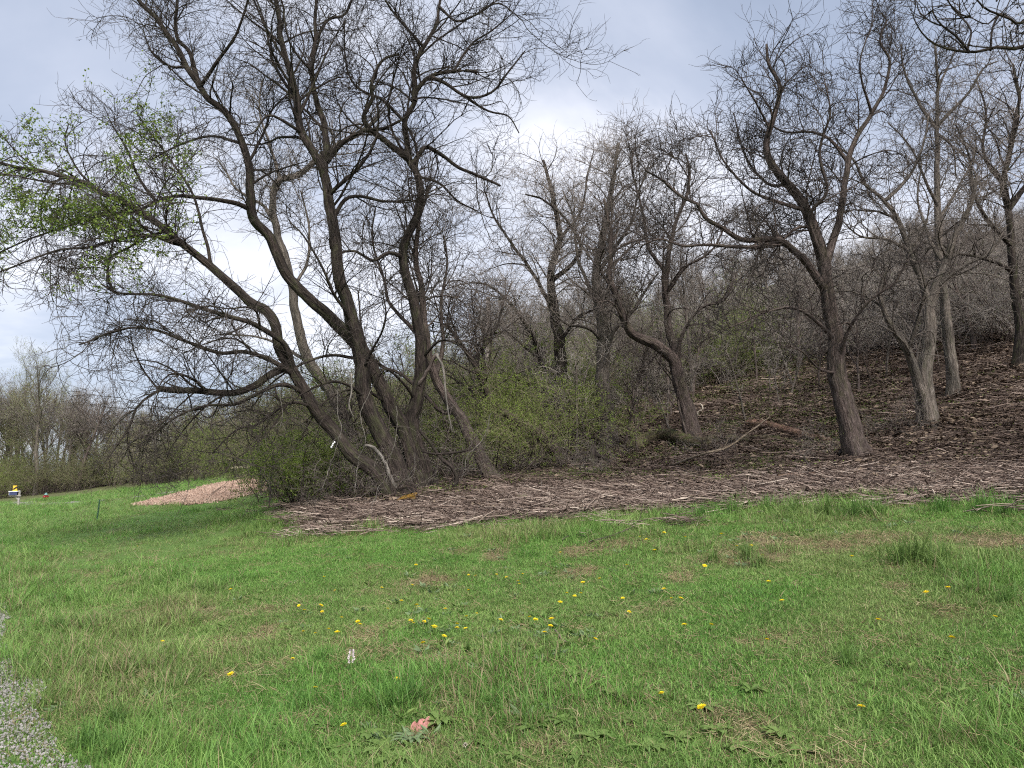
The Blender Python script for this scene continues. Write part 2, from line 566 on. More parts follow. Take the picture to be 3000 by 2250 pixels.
DIRT = [patch(*p) for p in [(2330, 1600, 330, 42), (2900, 1585, 170, 26), (1770, 1604, 150, 20), (1700, 1682, 75, 30), (1270, 1695, 80, 24),
                            (800, 1855, 60, 26), (1345, 2070, 70, 34), (1255, 2170, 85, 60), (690, 2060, 55, 45), (1450, 1625, 50, 25), (2200, 2110, 45, 35),
                            (2950, 2000, 60, 22), (600, 1790, 50, 18), (2420, 2230, 130, 25), (2000, 1690, 40, 30), (660, 1985, 40, 16),
                            (2200, 1880, 60, 18), (2650, 1720, 60, 12), (1600, 2190, 70, 25), (430, 1985, 40, 14), (2870, 1690, 90, 15), (1050, 2120, 60, 20)]]


def zones(x, y):
    x = np.asarray(x, float); y = np.asarray(y, float)
    b = np.arctan2(x, y); r = np.hypot(x, y)
    u, v = uv_of(x, y)
    wob = (fbm(x * 0.9, y * 0.9, 21, 3) - 0.5) * 1.3 + (fbm(x * 3.1, y * 3.1, 22, 2) - 0.5) * 0.6
    re = np.interp(b, _eb, _er)
    s = r - re + wob
    inside = np.clip(s / 0.9, 0, 1)
    # left of the trees the clearing closes; behind the bush there is lawn up to the far wood
    left = np.clip((b - (-0.275) + (fbm(x * 1.1, y * 1.1, 23, 3) - .5) * .12) / 0.05, 0, 1)
    far = np.clip((v - 13) / 3.0, 0, 1) * np.clip((r - 30) / 6, 0, 1)
    leftwood = np.clip((r - 74 - (fbm(x * .1, y * .1, 40, 2) - .5) * 10) / 3, 0, 1) * (v > -4)
    brush = np.maximum(np.maximum(inside * left, far), leftwood)
    deep = np.clip((s - 2.6 - 1.8 * (fbm(x * .5, y * .5, 25, 2) - .3)) / 1.6, 0, 1)
    right = np.clip((b - 0.33) / 0.12, 0, 1)
    fl = brush * np.maximum(deep * (1 - 0.0 * right), leftwood)
    fl = np.maximum(fl, far)
    green = 1 - np.clip((b - 0.36) / 0.12, 0, 1) * np.clip((s - 1) / 2, 0, 1)
    dirt = np.zeros_like(x)
    for (cx_, cy_, rx, ry, th) in DIRT:
        dx, dy = x - cx_, y - cy_
        a = dx * math.cos(th) - dy * math.sin(th); c_ = dx * math.sin(th) + dy * math.cos(th)
        e = (a / rx) ** 2 + (c_ / ry) ** 2
        e = e + (fbm(x * 4, y * 4, 31, 3) - .5) * 2.2 + (fbm(x * 1.3, y * 1.3, 35, 2) - .5) * 1.2
        dirt = np.maximum(dirt, np.clip((1.0 - e) / 0.6, 0, 1))
    dirt = np.maximum(dirt, 0.5 * np.clip((fbm(x * 1.7 + 9, y * 1.7, 33, 3) - 0.66) / 0.06, 0, 1))
    # edge of the lane
    road = road_edge(u) - v
    return dict(brush=brush, floor=fl, green=green, dirt=dirt, road=road, s=s)


def road_edge(u):
    u = np.asarray(u, float)
    e = np.interp(u, [0, 3.2, 4.4, 5.0, 5.6, 7.0, 9, 14, 30, 60, 90], RE)
    return e + (fbm(u * 1.3, u * 0 + 4, 51, 3) - .5) * 0.28


RE = []
for (ex, ey) in [(260, 2900), (100, 2245), (165, 2075), (75, 2010), (48, 1930), (15, 1820), (-8, 1740), (-5, 1620), (8, 1520), (-2, 1483), (-20, 1465)]:
    q, d = hit(ex, ey)
    RE.append(float(uv_of(q[0], q[1])[1]))
_ru = [float(uv_of(*hit(ex, ey)[0][:2])[0]) for (ex, ey) in [(95, 2245), (150, 2075), (45, 1930), (0, 1740), (8, 1520)]]

# ------------------------------------------------------------------ ground sheet
ang = np.unique(np.concatenate([np.arange(-180, -45, 5), np.arange(-45, 45, 0.36), np.arange(45, 180, 5)]))
rad = np.concatenate([[0.0], np.geomspace(0.7, 420, 205)])
A_, R_ = np.meshgrid(np.radians(ang), rad[1:], indexing='ij')
gx = R_ * np.sin(A_); gy = R_ * np.cos(A_)
gz = height(gx, gy)
na, nr = gx.shape
gv = np.stack([gx, gy, gz], -1).reshape(-1, 3)
i = np.arange(na)[:, None]; j = np.arange(nr - 1)[None, :]
i2 = (i + 1) % na
gq = np.stack([i * nr + j, i * nr + j + 1, i2 * nr + j + 1, i2 * nr + j], -1).reshape(-1, 4)
gv = np.concatenate([gv, [[0, 0, float(height(0, 0))]]])
gt = np.stack([np.full(na, len(gv) - 1), np.arange(na) * nr, ((np.arange(na) + 1) % na) * nr], -1)
Z = zones(gv[:, 0], gv[:, 1])
gme = mesh_np('ground', gv, [gq, gt], M['ground'], True,
              {'chips': ('FLOAT', Z['brush']), 'floor': ('FLOAT', Z['floor']), 'dirt': ('FLOAT', Z['dirt']), 'greenish': ('FLOAT', Z['green'])})
tag(obj('ground', gme), 'grassy slope rising from the gravel lane to the wooded hillside', None, None, 'structure')


def sheet(name, left, right, mat, lift, label):
    """strip between two polylines (n,2) draped on the ground"""
    m = 7
    tt = np.linspace(0, 1, m)[None, :, None]
    g = left[:, None, :] * (1 - tt) + right[:, None, :] * tt
    z = height(g[..., 0], g[..., 1]) + lift
    z[:, 0] -= lift * 2; z[:, -1] -= lift * 2
    v = np.concatenate([g, z[..., None]], -1).reshape(-1, 3)
    n = len(left)
    a = np.arange(n - 1)[:, None]; b = np.arange(m - 1)[None, :]
    q = np.stack([a * m + b, (a + 1) * m + b, (a + 1) * m + b + 1, a * m + b + 1], -1).reshape(-1, 4)
    return tag(obj(name, mesh_np(name, v, q, mat)), label, None, None, 'structure')


def from_uv(u, v):
    return np.stack([-u * SN + v * CS, u * CS + v * SN], -1)


uu = np.concatenate([np.arange(-12, 20, 0.12), np.arange(20, 140, 0.8)])
sheet('gravel_road', from_uv(uu, road_edge(uu)), from_uv(uu, road_edge(uu) - 4.2), M['gravel_road'], 0.02, 'pale grey gravel lane along the lawn')


def poly_px(pts, n=40):
    w_ = np.array([hit(*p)[0][:2] for p in pts])
    s_ = np.concatenate([[0], np.cumsum(np.linalg.norm(np.diff(w_, axis=0), axis=1))])
    ts = np.linspace(0, s_[-1], n)
    return np.stack([np.interp(ts, s_, w_[:, 0]), np.interp(ts, s_, w_[:, 1])], -1)


tp = poly_px([(-60, 1480), (60, 1480), (140, 1478), (230, 1474), (330, 1466), (430, 1452), (540, 1436)], 60)
nn = np.stack([-np.gradient(tp[:, 1]), np.gradient(tp[:, 0])], -1); nn /= np.linalg.norm(nn, axis=1)[:, None]
wd = np.interp(np.arange(60), [0, 14, 22, 59], [2.2, 2.0, 0.9, 0.35])[:, None] * (1 + 0.25 * rng.normal(size=(60, 1)))
sheet('gravel_track', tp + nn * wd, tp - nn * wd * .3, M['gravel_road'], 0.03, 'thin pale gravel track crossing the far end of the lawn')
b_top = poly_px([(430, 1477), (560, 1443), (660, 1412), (780, 1395), (860, 1392)], 50)
b_bot = poly_px([(430, 1478), (560, 1486), (680, 1468), (780, 1441), (860, 1425)], 50)
sheet('chip_bed', b_top + rng.normal(0, .05, b_top.shape), b_bot + rng.normal(0, .05, b_bot.shape), M['chip_bed'], 0.03, 'sloping bed of pinkish wood chips on the lawn')


# ------------------------------------------------------------------ scatter through geometry nodes
def scatter(name, coll, pts, idx, rot, scl, attrs, label, cat):
    me = mesh_np(name, pts, [], None, False)
    for k, typ, arr in [('idx', 'INT', idx), ('rot', 'FLOAT_VECTOR', rot), ('scl', 'FLOAT_VECTOR', scl)] + [(k, 'FLOAT', v) for k, v in attrs.items()]:
        a = me.attributes.new(k, typ, 'POINT')
        a.data.foreach_set('vector' if typ == 'FLOAT_VECTOR' else 'value', np.ascontiguousarray(arr, dtype=np.int32 if typ == 'INT' else np.float32).ravel())
    o = obj(name, me)
    ng = bpy.data.node_groups.new(name, 'GeometryNodeTree')
    ng.interface.new_socket('Geometry', in_out='INPUT', socket_type='NodeSocketGeometry')
    ng.interface.new_socket('Geometry', in_out='OUTPUT', socket_type='NodeSocketGeometry')
    gi = ng.nodes.new('NodeGroupInput'); go = ng.nodes.new('NodeGroupOutput')
    ci = ng.nodes.new('GeometryNodeCollectionInfo')
    ci.inputs['Collection'].default_value = coll
    ci.inputs['Separate Children'].default_value = True
    ci.inputs['Reset Children'].default_value = True
    ip = ng.nodes.new('GeometryNodeInstanceOnPoints')
    ip.inputs['Pick Instance'].default_value = True
    L = ng.links.new
    for nm, typ, sock in (('idx', 'INT', 'Instance Index'), ('rot', 'FLOAT_VECTOR', 'Rotation'), ('scl', 'FLOAT_VECTOR', 'Scale')):
        na_ = ng.nodes.new('GeometryNodeInputNamedAttribute')
        na_.data_type = typ
        na_.inputs['Name'].default_value = nm
        L(na_.outputs['Attribute'], ip.inputs[sock])
    L(gi.outputs[0], ip.inputs['Points']); L(ci.outputs[0], ip.inputs['Instance']); L(ip.outputs[0], go.inputs[0])
    md = o.modifiers.new('scatter', 'NODES')
    md.node_group = ng
    return tag(o, label, cat, None, 'stuff')


def src_coll(name, meshes):
    c_ = bpy.data.collections.new(name)
    for k, me in enumerate(meshes):
        o = bpy.data.objects.new('%s_%02d' % (name, k), me)
        c_.objects.link(o)
    return c_


def blades(n, spread, h0, h1, wid, lean, K=3):
    """grass tuft: n curved tapering blades"""
    b = np.stack([rng.normal(0, spread, n), rng.normal(0, spread, n), np.full(n, -0.01)], -1)
    az = rng.uniform(0, 6.283, n)
    d = np.stack([np.cos(az), np.sin(az), np.zeros(n)], -1)
    side = np.stack([-np.sin(az + rng.normal(0, .6, n)), np.cos(az), np.zeros(n)], -1)
    h = rng.uniform(h0, h1, n); ln = np.abs(rng.normal(lean, lean * .5, n)); wv = wid * rng.uniform(.7, 1.3, n)
    V, Q, T = [], [], []
    s = np.linspace(0, 1, K)
    pts = b[:, None] + d[:, None] * (h * ln)[:, None, None] * (s ** 2)[None, :, None] + np.array([0, 0, 1.0]) * (h[:, None] * (s - 0.35 * np.minimum(ln, 1.6)[:, None] * s ** 2))[..., None]
    wp = wv[:, None] * (1 - s[:-1] ** 2 * .5)[None]
    vl = pts[:, :-1] - side[:, None] * wp[..., None] / 2; vr = pts[:, :-1] + side[:, None] * wp[..., None] / 2
    per = 2 * (K - 1) + 1
    v = np.concatenate([np.stack([vl, vr], 2).reshape(n, -1, 3), pts[:, -1:]], 1)
    base = np.arange(n) * per
    q = np.concatenate([np.stack([base + 2 * k, base + 2 * k + 1, base + 2 * k + 3, base + 2 * k + 2], -1) for k in range(K - 2)]) if K > 2 else None
    tt = np.stack([base + 2 * (K - 2), base + 2 * (K - 2) + 1, base + per - 1], -1)
    return v.reshape(-1, 3), q, tt


tuft = []
for k in range(18):
    mb = MB()
    if k >= 14:    # a hand-wide piece of short turf
        v, q, tt = blades(76, 0.10, 0.02, 0.07, 0.0034, 0.85)
    elif k < 6:    # short lawn
        v, q, tt = blades(30, 0.062, 0.025, 0.085, 0.0036, 0.8)
    elif k < 10:   # a bit longer
        v, q, tt = blades(32, 0.058, 0.05, 0.15, 0.0040, 0.65)
    else:          # tall, arching
        v, q, tt = blades(34, 0.05, 0.10, 0.27, 0.0046, 0.65, 4)
    mb.add(v, q, tt)
    tuft.append(mb.mesh('tuft', M['grass']))
grass_c = src_coll('grass_tuft', tuft)


def ground_points(n, rmin, rmax, b0, b1, power=1.0):
    """points over a sector of ground; density falls off with distance"""
    b = rng.uniform(b0, b1, n)
    t_ = rng.uniform(0, 1, n)
    e = 2 - power
    r = (rmin ** e + t_ * (rmax ** e - rmin ** e)) ** (1 / e) if abs(e) > 1e-6 else rmin * (rmax / rmin) ** t_
    return r * np.sin(b), r * np.cos(b), r


n = 98000
x, y, r = ground_points(n, 2.6, 85, math.radians(-42), math.radians(42), 1.12)
Z = zones(x, y)
lush = fbm(x * .8, y * .8, 61, 3)
u_, v_ = uv_of(x, y)
fringe = np.exp(-((v_ - (road_edge(u_) + 0.45)) / 0.38) ** 2)          # taller along the lane
lush2 = lush - .06 + 0.40 * fringe
keep = (Z['road'] < 0.02 + rng.uniform(-.1, .2, n)) | (rng.uniform(0, 1, n) < .05) * (Z['road'] < 1.5)
edge_tall = np.exp(-((Z['s'] + 0.7) / 0.45) ** 2) * (np.arctan2(x, y) > 0.16)
lush2 = lush2 + 0.22 * edge_tall
pk = (1 - Z['brush'] * 0.985) * (1 - 0.66 * Z['dirt']) * (0.62 + 0.38 * np.clip((lush2 - .3) / .3, 0, 1))
keep &= rng.uniform(0, 1, n) < pk
# not on the chip bed
from_bed = np.zeros(n, bool)
poly = np.concatenate([b_top, b_bot[::-1]])
inside = np.zeros(n, bool)
pj = len(poly) - 1
for pi in range(len(poly)):
    xi, yi = poly[pi]; xj, yj = poly[pj]
    cnd = ((yi > y) != (yj > y)) & (x < (xj - xi) * (y - yi) / (yj - yi + 1e-12) + xi)
    inside ^= cnd
    pj = pi
keep &= ~inside
keep &= (r > 0)
x, y, r, lush2, dirtk = x[keep], y[keep], r[keep], lush2[keep], Z['dirt'][keep]
n = len(x)
sel = rng.uniform(0, 1, n)
q1 = np.clip((lush2 - .42) / .22, 0, 1)
idx = np.where(sel < 0.62 - .55 * q1, rng.integers(0, 6, n), np.where(sel < 1.02 - 0.28 * q1, rng.integers(6, 10, n), rng.integers(10, 14, n)))
s0 = rng.uniform(.75, 1.25, n) * np.interp(r, [3, 8, 20, 60], [0.85, 1.0, 1.5, 2.6])
sz = np.interp(r, [3, 8, 20, 60], [.85, .75, .55, .40]) * (0.75 + .5 * q1)
wnd = rng.normal(0, .16, (n, 2))
dry = np.clip((fbm(x * .6 + 5, y * .6, 71, 3) - .42) / .25, 0, 1) * .40 + .08 + .4 * dirtk
scatter('lawn_grass', grass_c, np.stack([x, y, height(x, y)], -1), idx, np.stack([wnd[:, 0], wnd[:, 1], rng.uniform(0, 6.28, n)], -1),
        np.stack([s0, s0, s0 * sz], -1), {'tint': np.clip(rng.normal(.5, .25, n) + .25 * (lush2 - .5), 0, 1), 'dryness': dry * np.interp(r, [3, 12, 30], [1, .8, .35])},
        'green spring lawn grass with dry blades mixed in', 'grass')

x, y, r = ground_points(23000, 2.7, 14, math.radians(-40), math.radians(41), 0.75)
Z = zones(x, y)
keep = (Z['road'] < 0) & (rng.uniform(0, 1, len(x)) < (1 - Z['brush']) * (1 - .85 * Z['dirt']))
x, y, r, dk = x[keep], y[keep], r[keep], Z['dirt'][keep]; n = len(x)
s0 = rng.uniform(.8, 1.15, n)
scatter('lawn_turf', grass_c, np.stack([x, y, height(x, y)], -1), rng.integers(14, 18, n), np.stack([rng.normal(0, .06, n), rng.normal(0, .06, n), rng.uniform(0, 6.28, n)], -1),
        np.stack([s0, s0, s0 * .75], -1), {'tint': np.clip(rng.normal(.55, .3, n), 0, 1), 'dryness': .10 + .35 * dk}, 'short dense turf between the longer blades of the lawn', 'grass')

# short dry straw lying in the bare patches
straw = []
for k in range(4):
    mb = MB()
    n_ = 14
    c_ = np.stack([rng.normal(0, .06, n_), rng.normal(0, .06, n_), rng.uniform(.004, .02, n_)], -1)
    a_ = rng.uniform(0, 6.28, n_); L_ = rng.uniform(.015, .055, n_)
    d_ = np.stack([np.cos(a_), np.sin(a_), rng.normal(0, .35, n_)], -1)
    pts = np.stack([c_ - d_ * L_[:, None], c_ + rng.normal(0, .006, (n_, 3)), c_ + d_ * L_[:, None]], 1)
    mb.tubes(pts, np.full((n_, 3), .0013), 3)
    straw.append(mb.mesh('straw', M['straw']))
straw_c = src_coll('straw', straw)
x, y, r = ground_points(48000, 2.8, 16, math.radians(-40), math.radians(42), 1.1)
Z = zones(x, y)
keep = (Z['road'] < 0) & (rng.uniform(0, 1, len(x)) < np.maximum(Z['dirt'] * .34 * (1 - Z['brush']), 0.035))
x, y = x[keep], y[keep]; n = len(x)
scatter('dead_straw', straw_c, np.stack([x, y, height(x, y)], -1), rng.integers(0, 4, n), np.stack([np.zeros(n), np.zeros(n), rng.uniform(0, 6.28, n)], -1),
        np.repeat(rng.uniform(.7, 1.3, (n, 1)), 3, 1), {'tint': rng.uniform(.2, 1, n)}, 'dead straw lying in the bare patches of the lawn', 'straw')

# raked brush: chips and short sticks
sticks = []
for k in range(10):
    mb = MB()
    n_ = 27
    big = k >= 7
    c_ = np.stack([rng.normal(0, .21, n_), rng.normal(0, .21, n_), rng.uniform(.004, .045, n_)], -1)
    a_ = rng.uniform(0, 6.28, n_); L_ = rng.uniform(.03, .16, n_) * (2.4 if big else 1)
    d_ = np.stack([np.cos(a_), np.sin(a_), rng.normal(0, .13, n_)], -1)
    pts = np.stack([c_ - d_ * L_[:, None], c_ + rng.normal(0, .012, (n_, 3)), c_ + d_ * L_[:, None]], 1)
    rr = rng.uniform(.002, .0065, n_) * (1.7 if big else 1)
    mb.tubes(pts, np.repeat(rr[:, None], 3, 1) * np.array([1, .95, .6]), 3)
    sticks.append(mb.mesh('stick', M['chip']))
stick_c = src_coll('stick', sticks)
x, y, r = ground_points(34000, 8, 40, math.radians(-20), math.radians(42), 1.1)
Z = zones(x, y)
wgt = Z['brush'] * (1 - 0.72 * Z['floor']) + 0.16 * Z['dirt'] * (r > 10.5) * (r < 16) * (np.arctan2(x, y) > 0.02) + 0.05 * np.exp(-(Z['s'] / .6) ** 2)
keep = rng.uniform(0, 1, len(x)) < wgt
x, y, r, fl = x[keep], y[keep], r[keep], Z['floor'][keep]; n = len(x)
scatter('raked_sticks', stick_c, np.stack([x, y, height(x, y)], -1), rng.integers(0, 10, n), np.stack([rng.normal(0, .1, n), rng.normal(0, .1, n), rng.normal(0, 1.0, n)], -1),
        np.repeat((rng.uniform(.7, 1.4, n) * np.interp(r, [8, 30], [.85, 1.3]))[:, None], 3, 1), {'tint': np.clip(rng.uniform(0, 1, n) - .35 * fl, 0, 1)},
        'raked wood chips, bark and short broken sticks', 'wood chips')

# leaf litter under the trees
lit = []
for k in range(5):
    mb = MB()
    n_ = 48
    c_ = np.stack([rng.normal(0, .28, n_), rng.normal(0, .28, n_), rng.uniform(.006, .03, n_)], -1)
    e1 = unit(rng.normal(0, 1, (n_, 3)) * [1, 1, .25]); e2 = unit(np.cross(e1, rng.normal(0, .35, (n_, 3)) + [0, 0, 1]))
    L_ = rng.uniform(.02, .05, n_)[:, None]
    v = np.stack([c_ - e1 * L_, c_ + e2 * L_ * .55 + [0, 0, .006], c_ + e1 * L_, c_ - e2 * L_ * .55 + [0, 0, .006]], 1)
    b_ = np.arange(n_) * 4
    mb.add(v, t=np.concatenate([np.stack([b_, b_ + 1, b_ + 2], -1), np.stack([b_, b_ + 2, b_ + 3], -1)]))
    lit.append(mb.mesh('leaf', M['litter'], False))
lit_c = src_coll('litter', lit)
x, y, r = ground_points(15000, 10, 60, math.radians(-24), math.radians(42), 1.1)
Z = zones(x, y)
keep = rng.uniform(0, 1, len(x)) < Z['floor'] * .95 + .12 * Z['brush']
x, y, r = x[keep], y[keep], r[keep]; n = len(x)
scatter('leaf_litter', lit_c, np.stack([x, y, height(x, y)], -1), rng.integers(0, 5, n), np.stack([np.zeros(n), np.zeros(n), rng.uniform(0, 6.28, n)], -1),
        np.repeat((rng.uniform(.7, 1.4, n) * np.interp(r, [10, 50], [1, 1.6]))[:, None], 3, 1), {'tint': rng.uniform(0, 1, n)}, 'brown leaf litter on the woodland floor', 'leaf litter')


def leaf_quads(pos, d, L, Wd, fold=.25):
    """diamond leaves from pos along d"""
    n_ = len(pos)
    d = unit(d); s = unit(np.cross(d, rng.normal(0, 1, (n_, 3)))); nn_ = np.cross(d, s)
    L = L[:, None]; Wd = Wd[:, None]
    a = pos; b = pos + d * L * .5 + s * Wd * .5 + nn_ * L * fold * .3; c_ = pos + d * L - nn_ * L * fold * .3; e = pos + d * L * .5 - s * Wd * .5 + nn_ * L * fold * .3
    v = np.stack([a, b, c_, e], 1).reshape(-1, 3)
    q = np.arange(n_ * 4).reshape(-1, 4)
    return v, np.concatenate([q[:, [0, 1, 2]], q[:, [0, 2, 3]]])


# green ground cover in the wood and broad-leaved weeds in the lawn
gc = []
for k in range(6):
    mb = MB()
    n_ = 18
    p_ = np.stack([rng.normal(0, .12, n_), rng.normal(0, .12, n_), rng.uniform(.01, .10, n_)], -1)
    v, tt = leaf_quads(p_, rng.normal(0, 1, (n_, 3)) * [1, 1, .3] + [0, 0, .25], rng.uniform(.02, .05, n_), rng.uniform(.012, .03, n_))
    mb.add(v, t=tt)
    gc.append(mb.mesh('cover', M['leaf_dull' if k < 4 else 'leaf_shrub'], False))
gc_c = src_coll('cover', gc)
x, y, r = ground_points(36000, 10, 70, math.radians(-24), math.radians(42), 1.05)
Z = zones(x, y)
keep = rng.uniform(0, 1, len(x)) < Z['floor'] * (.12 + .75 * Z['green']) * np.clip((fbm(x * .45, y * .45, 81, 3) - .36) / .12, 0, 1)
x, y, r = x[keep], y[keep], r[keep]; n = len(x)
scatter('ground_cover', gc_c, np.stack([x, y, height(x, y)], -1), rng.integers(0, 6, n), np.stack([np.zeros(n), np.zeros(n), rng.uniform(0, 6.28, n)], -1),
        np.repeat((rng.uniform(.7, 1.4, n) * np.interp(r, [10, 50], [.9, 1.8]))[:, None], 3, 1), {'tint': rng.uniform(0, 1, n)}, 'low green seedlings covering the woodland floor', 'ground cover')

bw = []
for k in range(6):
    mb = MB()
    n_ = 9
    a_ = rng.uniform(0, 6.28, n_)
    d_ = np.stack([np.cos(a_), np.sin(a_), rng.uniform(.15, .6, n_)], -1)
    v, tt = leaf_quads(d_ * .012 + [0, 0, .01], d_, rng.uniform(.03, .07, n_), rng.uniform(.014, .026, n_))
    mb.add(v, t=tt)
    bw.append(mb.mesh('weed', M['leaf_broad' if k % 3 else 'leaf_bluegreen'], False))
bw_c = src_coll('weed', bw)
x, y, r = ground_points(15000, 2.7, 14, math.radians(-38), math.radians(40), .9)
Z = zones(x, y)
wp_ = np.clip((fbm(x * .9 + 40, y * .9, 91, 3) - .47) / .08, 0, 1)
keep = (rng.uniform(0, 1, len(x)) < wp_ * .6 * np.interp(r, [3, 5, 8, 14], [1, .6, .15, .03])) & (Z['road'] < -.1) & (Z['brush'] < .2)
x, y = x[keep], y[keep]; n = len(x)
scatter('lawn_weeds', bw_c, np.stack([x, y, height(x, y) + .005], -1), rng.integers(0, 6, n), np.stack([rng.normal(0, .15, n), rng.normal(0, .15, n), rng.uniform(0, 6.28, n)], -1),
        np.repeat(rng.uniform(.6, 1.35, (n, 1)), 3, 1), {'tint': rng.uniform(0, 1, n)}, 'small broad-leaved weeds scattered through the lawn', 'weeds')

# loose stones on the lane
st = []
for k in range(5):
    v = np.array([[1, 0, 0], [-1, 0, 0], [0, 1, 0], [0, -1, 0], [0, 0, 1], [0, 0, -1], [.6, .6, .5], [-.6, -.5, .5]], float) * rng.uniform(.6, 1.2, (8, 1)) * [1, .8, .55]
    tt = [[0, 2, 6], [2, 4, 6], [4, 0, 6], [1, 3, 7], [3, 4, 7], [4, 1, 7], [2, 1, 4], [3, 0, 4], [2, 0, 5], [1, 2, 5], [3, 1, 5], [0, 3, 5]]
    st.append(MB().add(v * .009, t=tt).mesh('stone', M['stone'], False))
st_c = src_coll('stone', st)
un = rng.uniform(2.5, 12, 15000); vn = road_edge(un) - np.abs(rng.normal(0, .45, 15000)) + .10
xy = from_uv(un, vn); n = len(xy)
scatter('loose_gravel', st_c, np.concatenate([xy, (height(xy[:, 0], xy[:, 1]) + .024)[:, None]], 1), rng.integers(0, 5, n), rng.uniform(0, 6.28, (n, 3)),
        np.repeat(rng.uniform(.5, 1.5, (n, 1)), 3, 1), {'tint': rng.uniform(0, 1, n)}, 'loose pale gravel along the edge of the lane', 'gravel')
# fresh chips on the sloping bed
ii = rng.integers(0, 50, 9000); ff = rng.uniform(.03, .97, 9000)[:, None]
xy = b_top[ii] * ff + b_bot[ii] * (1 - ff) + rng.normal(0, .2, (9000, 2)); n = len(xy)
ch = []
for k in range(4):
    mb = MB()
    for q_ in range(6):
        R_m = np.linalg.qr(rng.normal(0, 1, (3, 3)))[0]
        mb.box(rng.normal(0, .07, 3) * [1, 1, .2] + [0, 0, .02], rng.uniform([.03, .015, .004], [.09, .035, .01]), R_m)
    ch.append(mb.mesh('chip', M['chip_fresh'], False))
ch_c = src_coll('chip', ch)
scatter('fresh_chips', ch_c, np.concatenate([xy, (height(xy[:, 0], xy[:, 1]) + .03)[:, None]], 1), rng.integers(0, 4, n), np.stack([np.zeros(n), np.zeros(n), rng.uniform(0, 6.28, n)], -1),
        np.repeat(rng.uniform(.8, 1.7, (n, 1)), 3, 1), {'tint': rng.uniform(0, 1, n)}, 'fresh pinkish wood chips heaped on the sloping bed', 'wood chips')


# ------------------------------------------------------------------ trees
def catmull(p, step):
    p = np.asarray(p, float)
    if len(p) == 2:
        p = np.stack([p[0], (p[0] + p[1]) / 2, p[1]])
    q = np.concatenate([[2 * p[0] - p[1]], p, [2 * p[-1] - p[-2]]])
    out = []
    for k in range(1, len(q) - 2):
        L = np.linalg.norm(q[k + 1, :3] - q[k, :3])
        m = max(2, int(L / step))
        tt = (np.arange(m) / m)[:, None]
        a, b, c_, d = q[k - 1], q[k], q[k + 1], q[k + 2]
        out.append(.5 * ((2 * b) + (-a + c_) * tt + (2 * a - 5 * b + 4 * c_ - d) * tt ** 2 + (-a + 3 * b - 3 * c_ + d) * tt ** 3))
    out.append(q[-2][None])
    return np.concatenate(out)


def grow(pool, n, L0, L1, K, a0, a1, up, curl, jit, trop, rr, rmin, rtip, rmaxk=.014):
    """n shoots leaving points of pool = (pos, tan, rad, weight); returns pts, rad and the new pool"""
    pos, tan, rd, wt = pool
    k = rng.choice(len(pos), n, p=wt / wt.sum())
    p, t_, r = pos[k], tan[k], rd[k]
    az = rng.normal(0, 1, (n, 3)); az = unit(az - (az * t_).sum(1, keepdims=True) * t_)
    a = rng.uniform(a0, a1, n)[:, None]
    d = np.cos(a) * t_ + np.sin(a) * az
    d[:, 2] += up
    d = unit(d)
    L = rng.uniform(L0, L1, n) * np.clip(.55 + r / max(rd.mean(), 1e-4) * .45, .6, 1.5)
    r0 = np.clip(np.minimum(r * rr, L * rmaxk), rmin, None)
    cv = rng.normal(0, curl, (n, 3)) / K
    pts = np.zeros((n, K + 1, 3)); pts[:, 0] = p
    for s in range(K):
        d = unit(d + cv + rng.normal(0, jit, (n, 3)) + np.array([0, 0, trop / K]))
        pts[:, s + 1] = pts[:, s] + d * (L / K)[:, None]
    f = np.linspace(0, 1, K + 1)[None]
    rad_ = r0[:, None] * (1 - f) ** .85 + rtip * f
    rad_[:, -1] *= .6
    tn = unit(np.gradient(pts, axis=1))
    w_ = np.repeat((L / K)[:, None], K + 1, 1) * (0.25 + f)
    return pts, rad_, (pts.reshape(-1, 3), tn.reshape(-1, 3), rad_.reshape(-1), w_.reshape(-1))


def cat_pool(*ps):
    return tuple(np.concatenate([p[k] for p in ps]) for k in range(4))


def prim_pool(prims, skip_low=0.25, zmin=None):
    o = []
    for (pts, rd, sk) in prims:
        s = np.concatenate([[0], np.cumsum(np.linalg.norm(np.diff(pts, axis=0), axis=1))]); f = s / s[-1]
        tn = unit(np.gradient(pts, axis=0))
        w_ = np.gradient(s) * np.clip((f - sk) / .15, 0, 1) * (0.5 + f)
        if zmin is not None:
            w_ = w_ * np.clip((pts[:, 2] - zmin) / .5, 0.02, 1)
        o.append((pts, tn, rd, w_ + 1e-9))
    return cat_pool(*o)


STYLE = dict(n1=26, n2=230, n3=1500, n4=5200, l1=(1.2, 2.7), l2=(.7, 1.7), l3=(.4, 1.1), l4=(.18, .52), up=.25, trop=.15, curl=1.1, jit=.13)


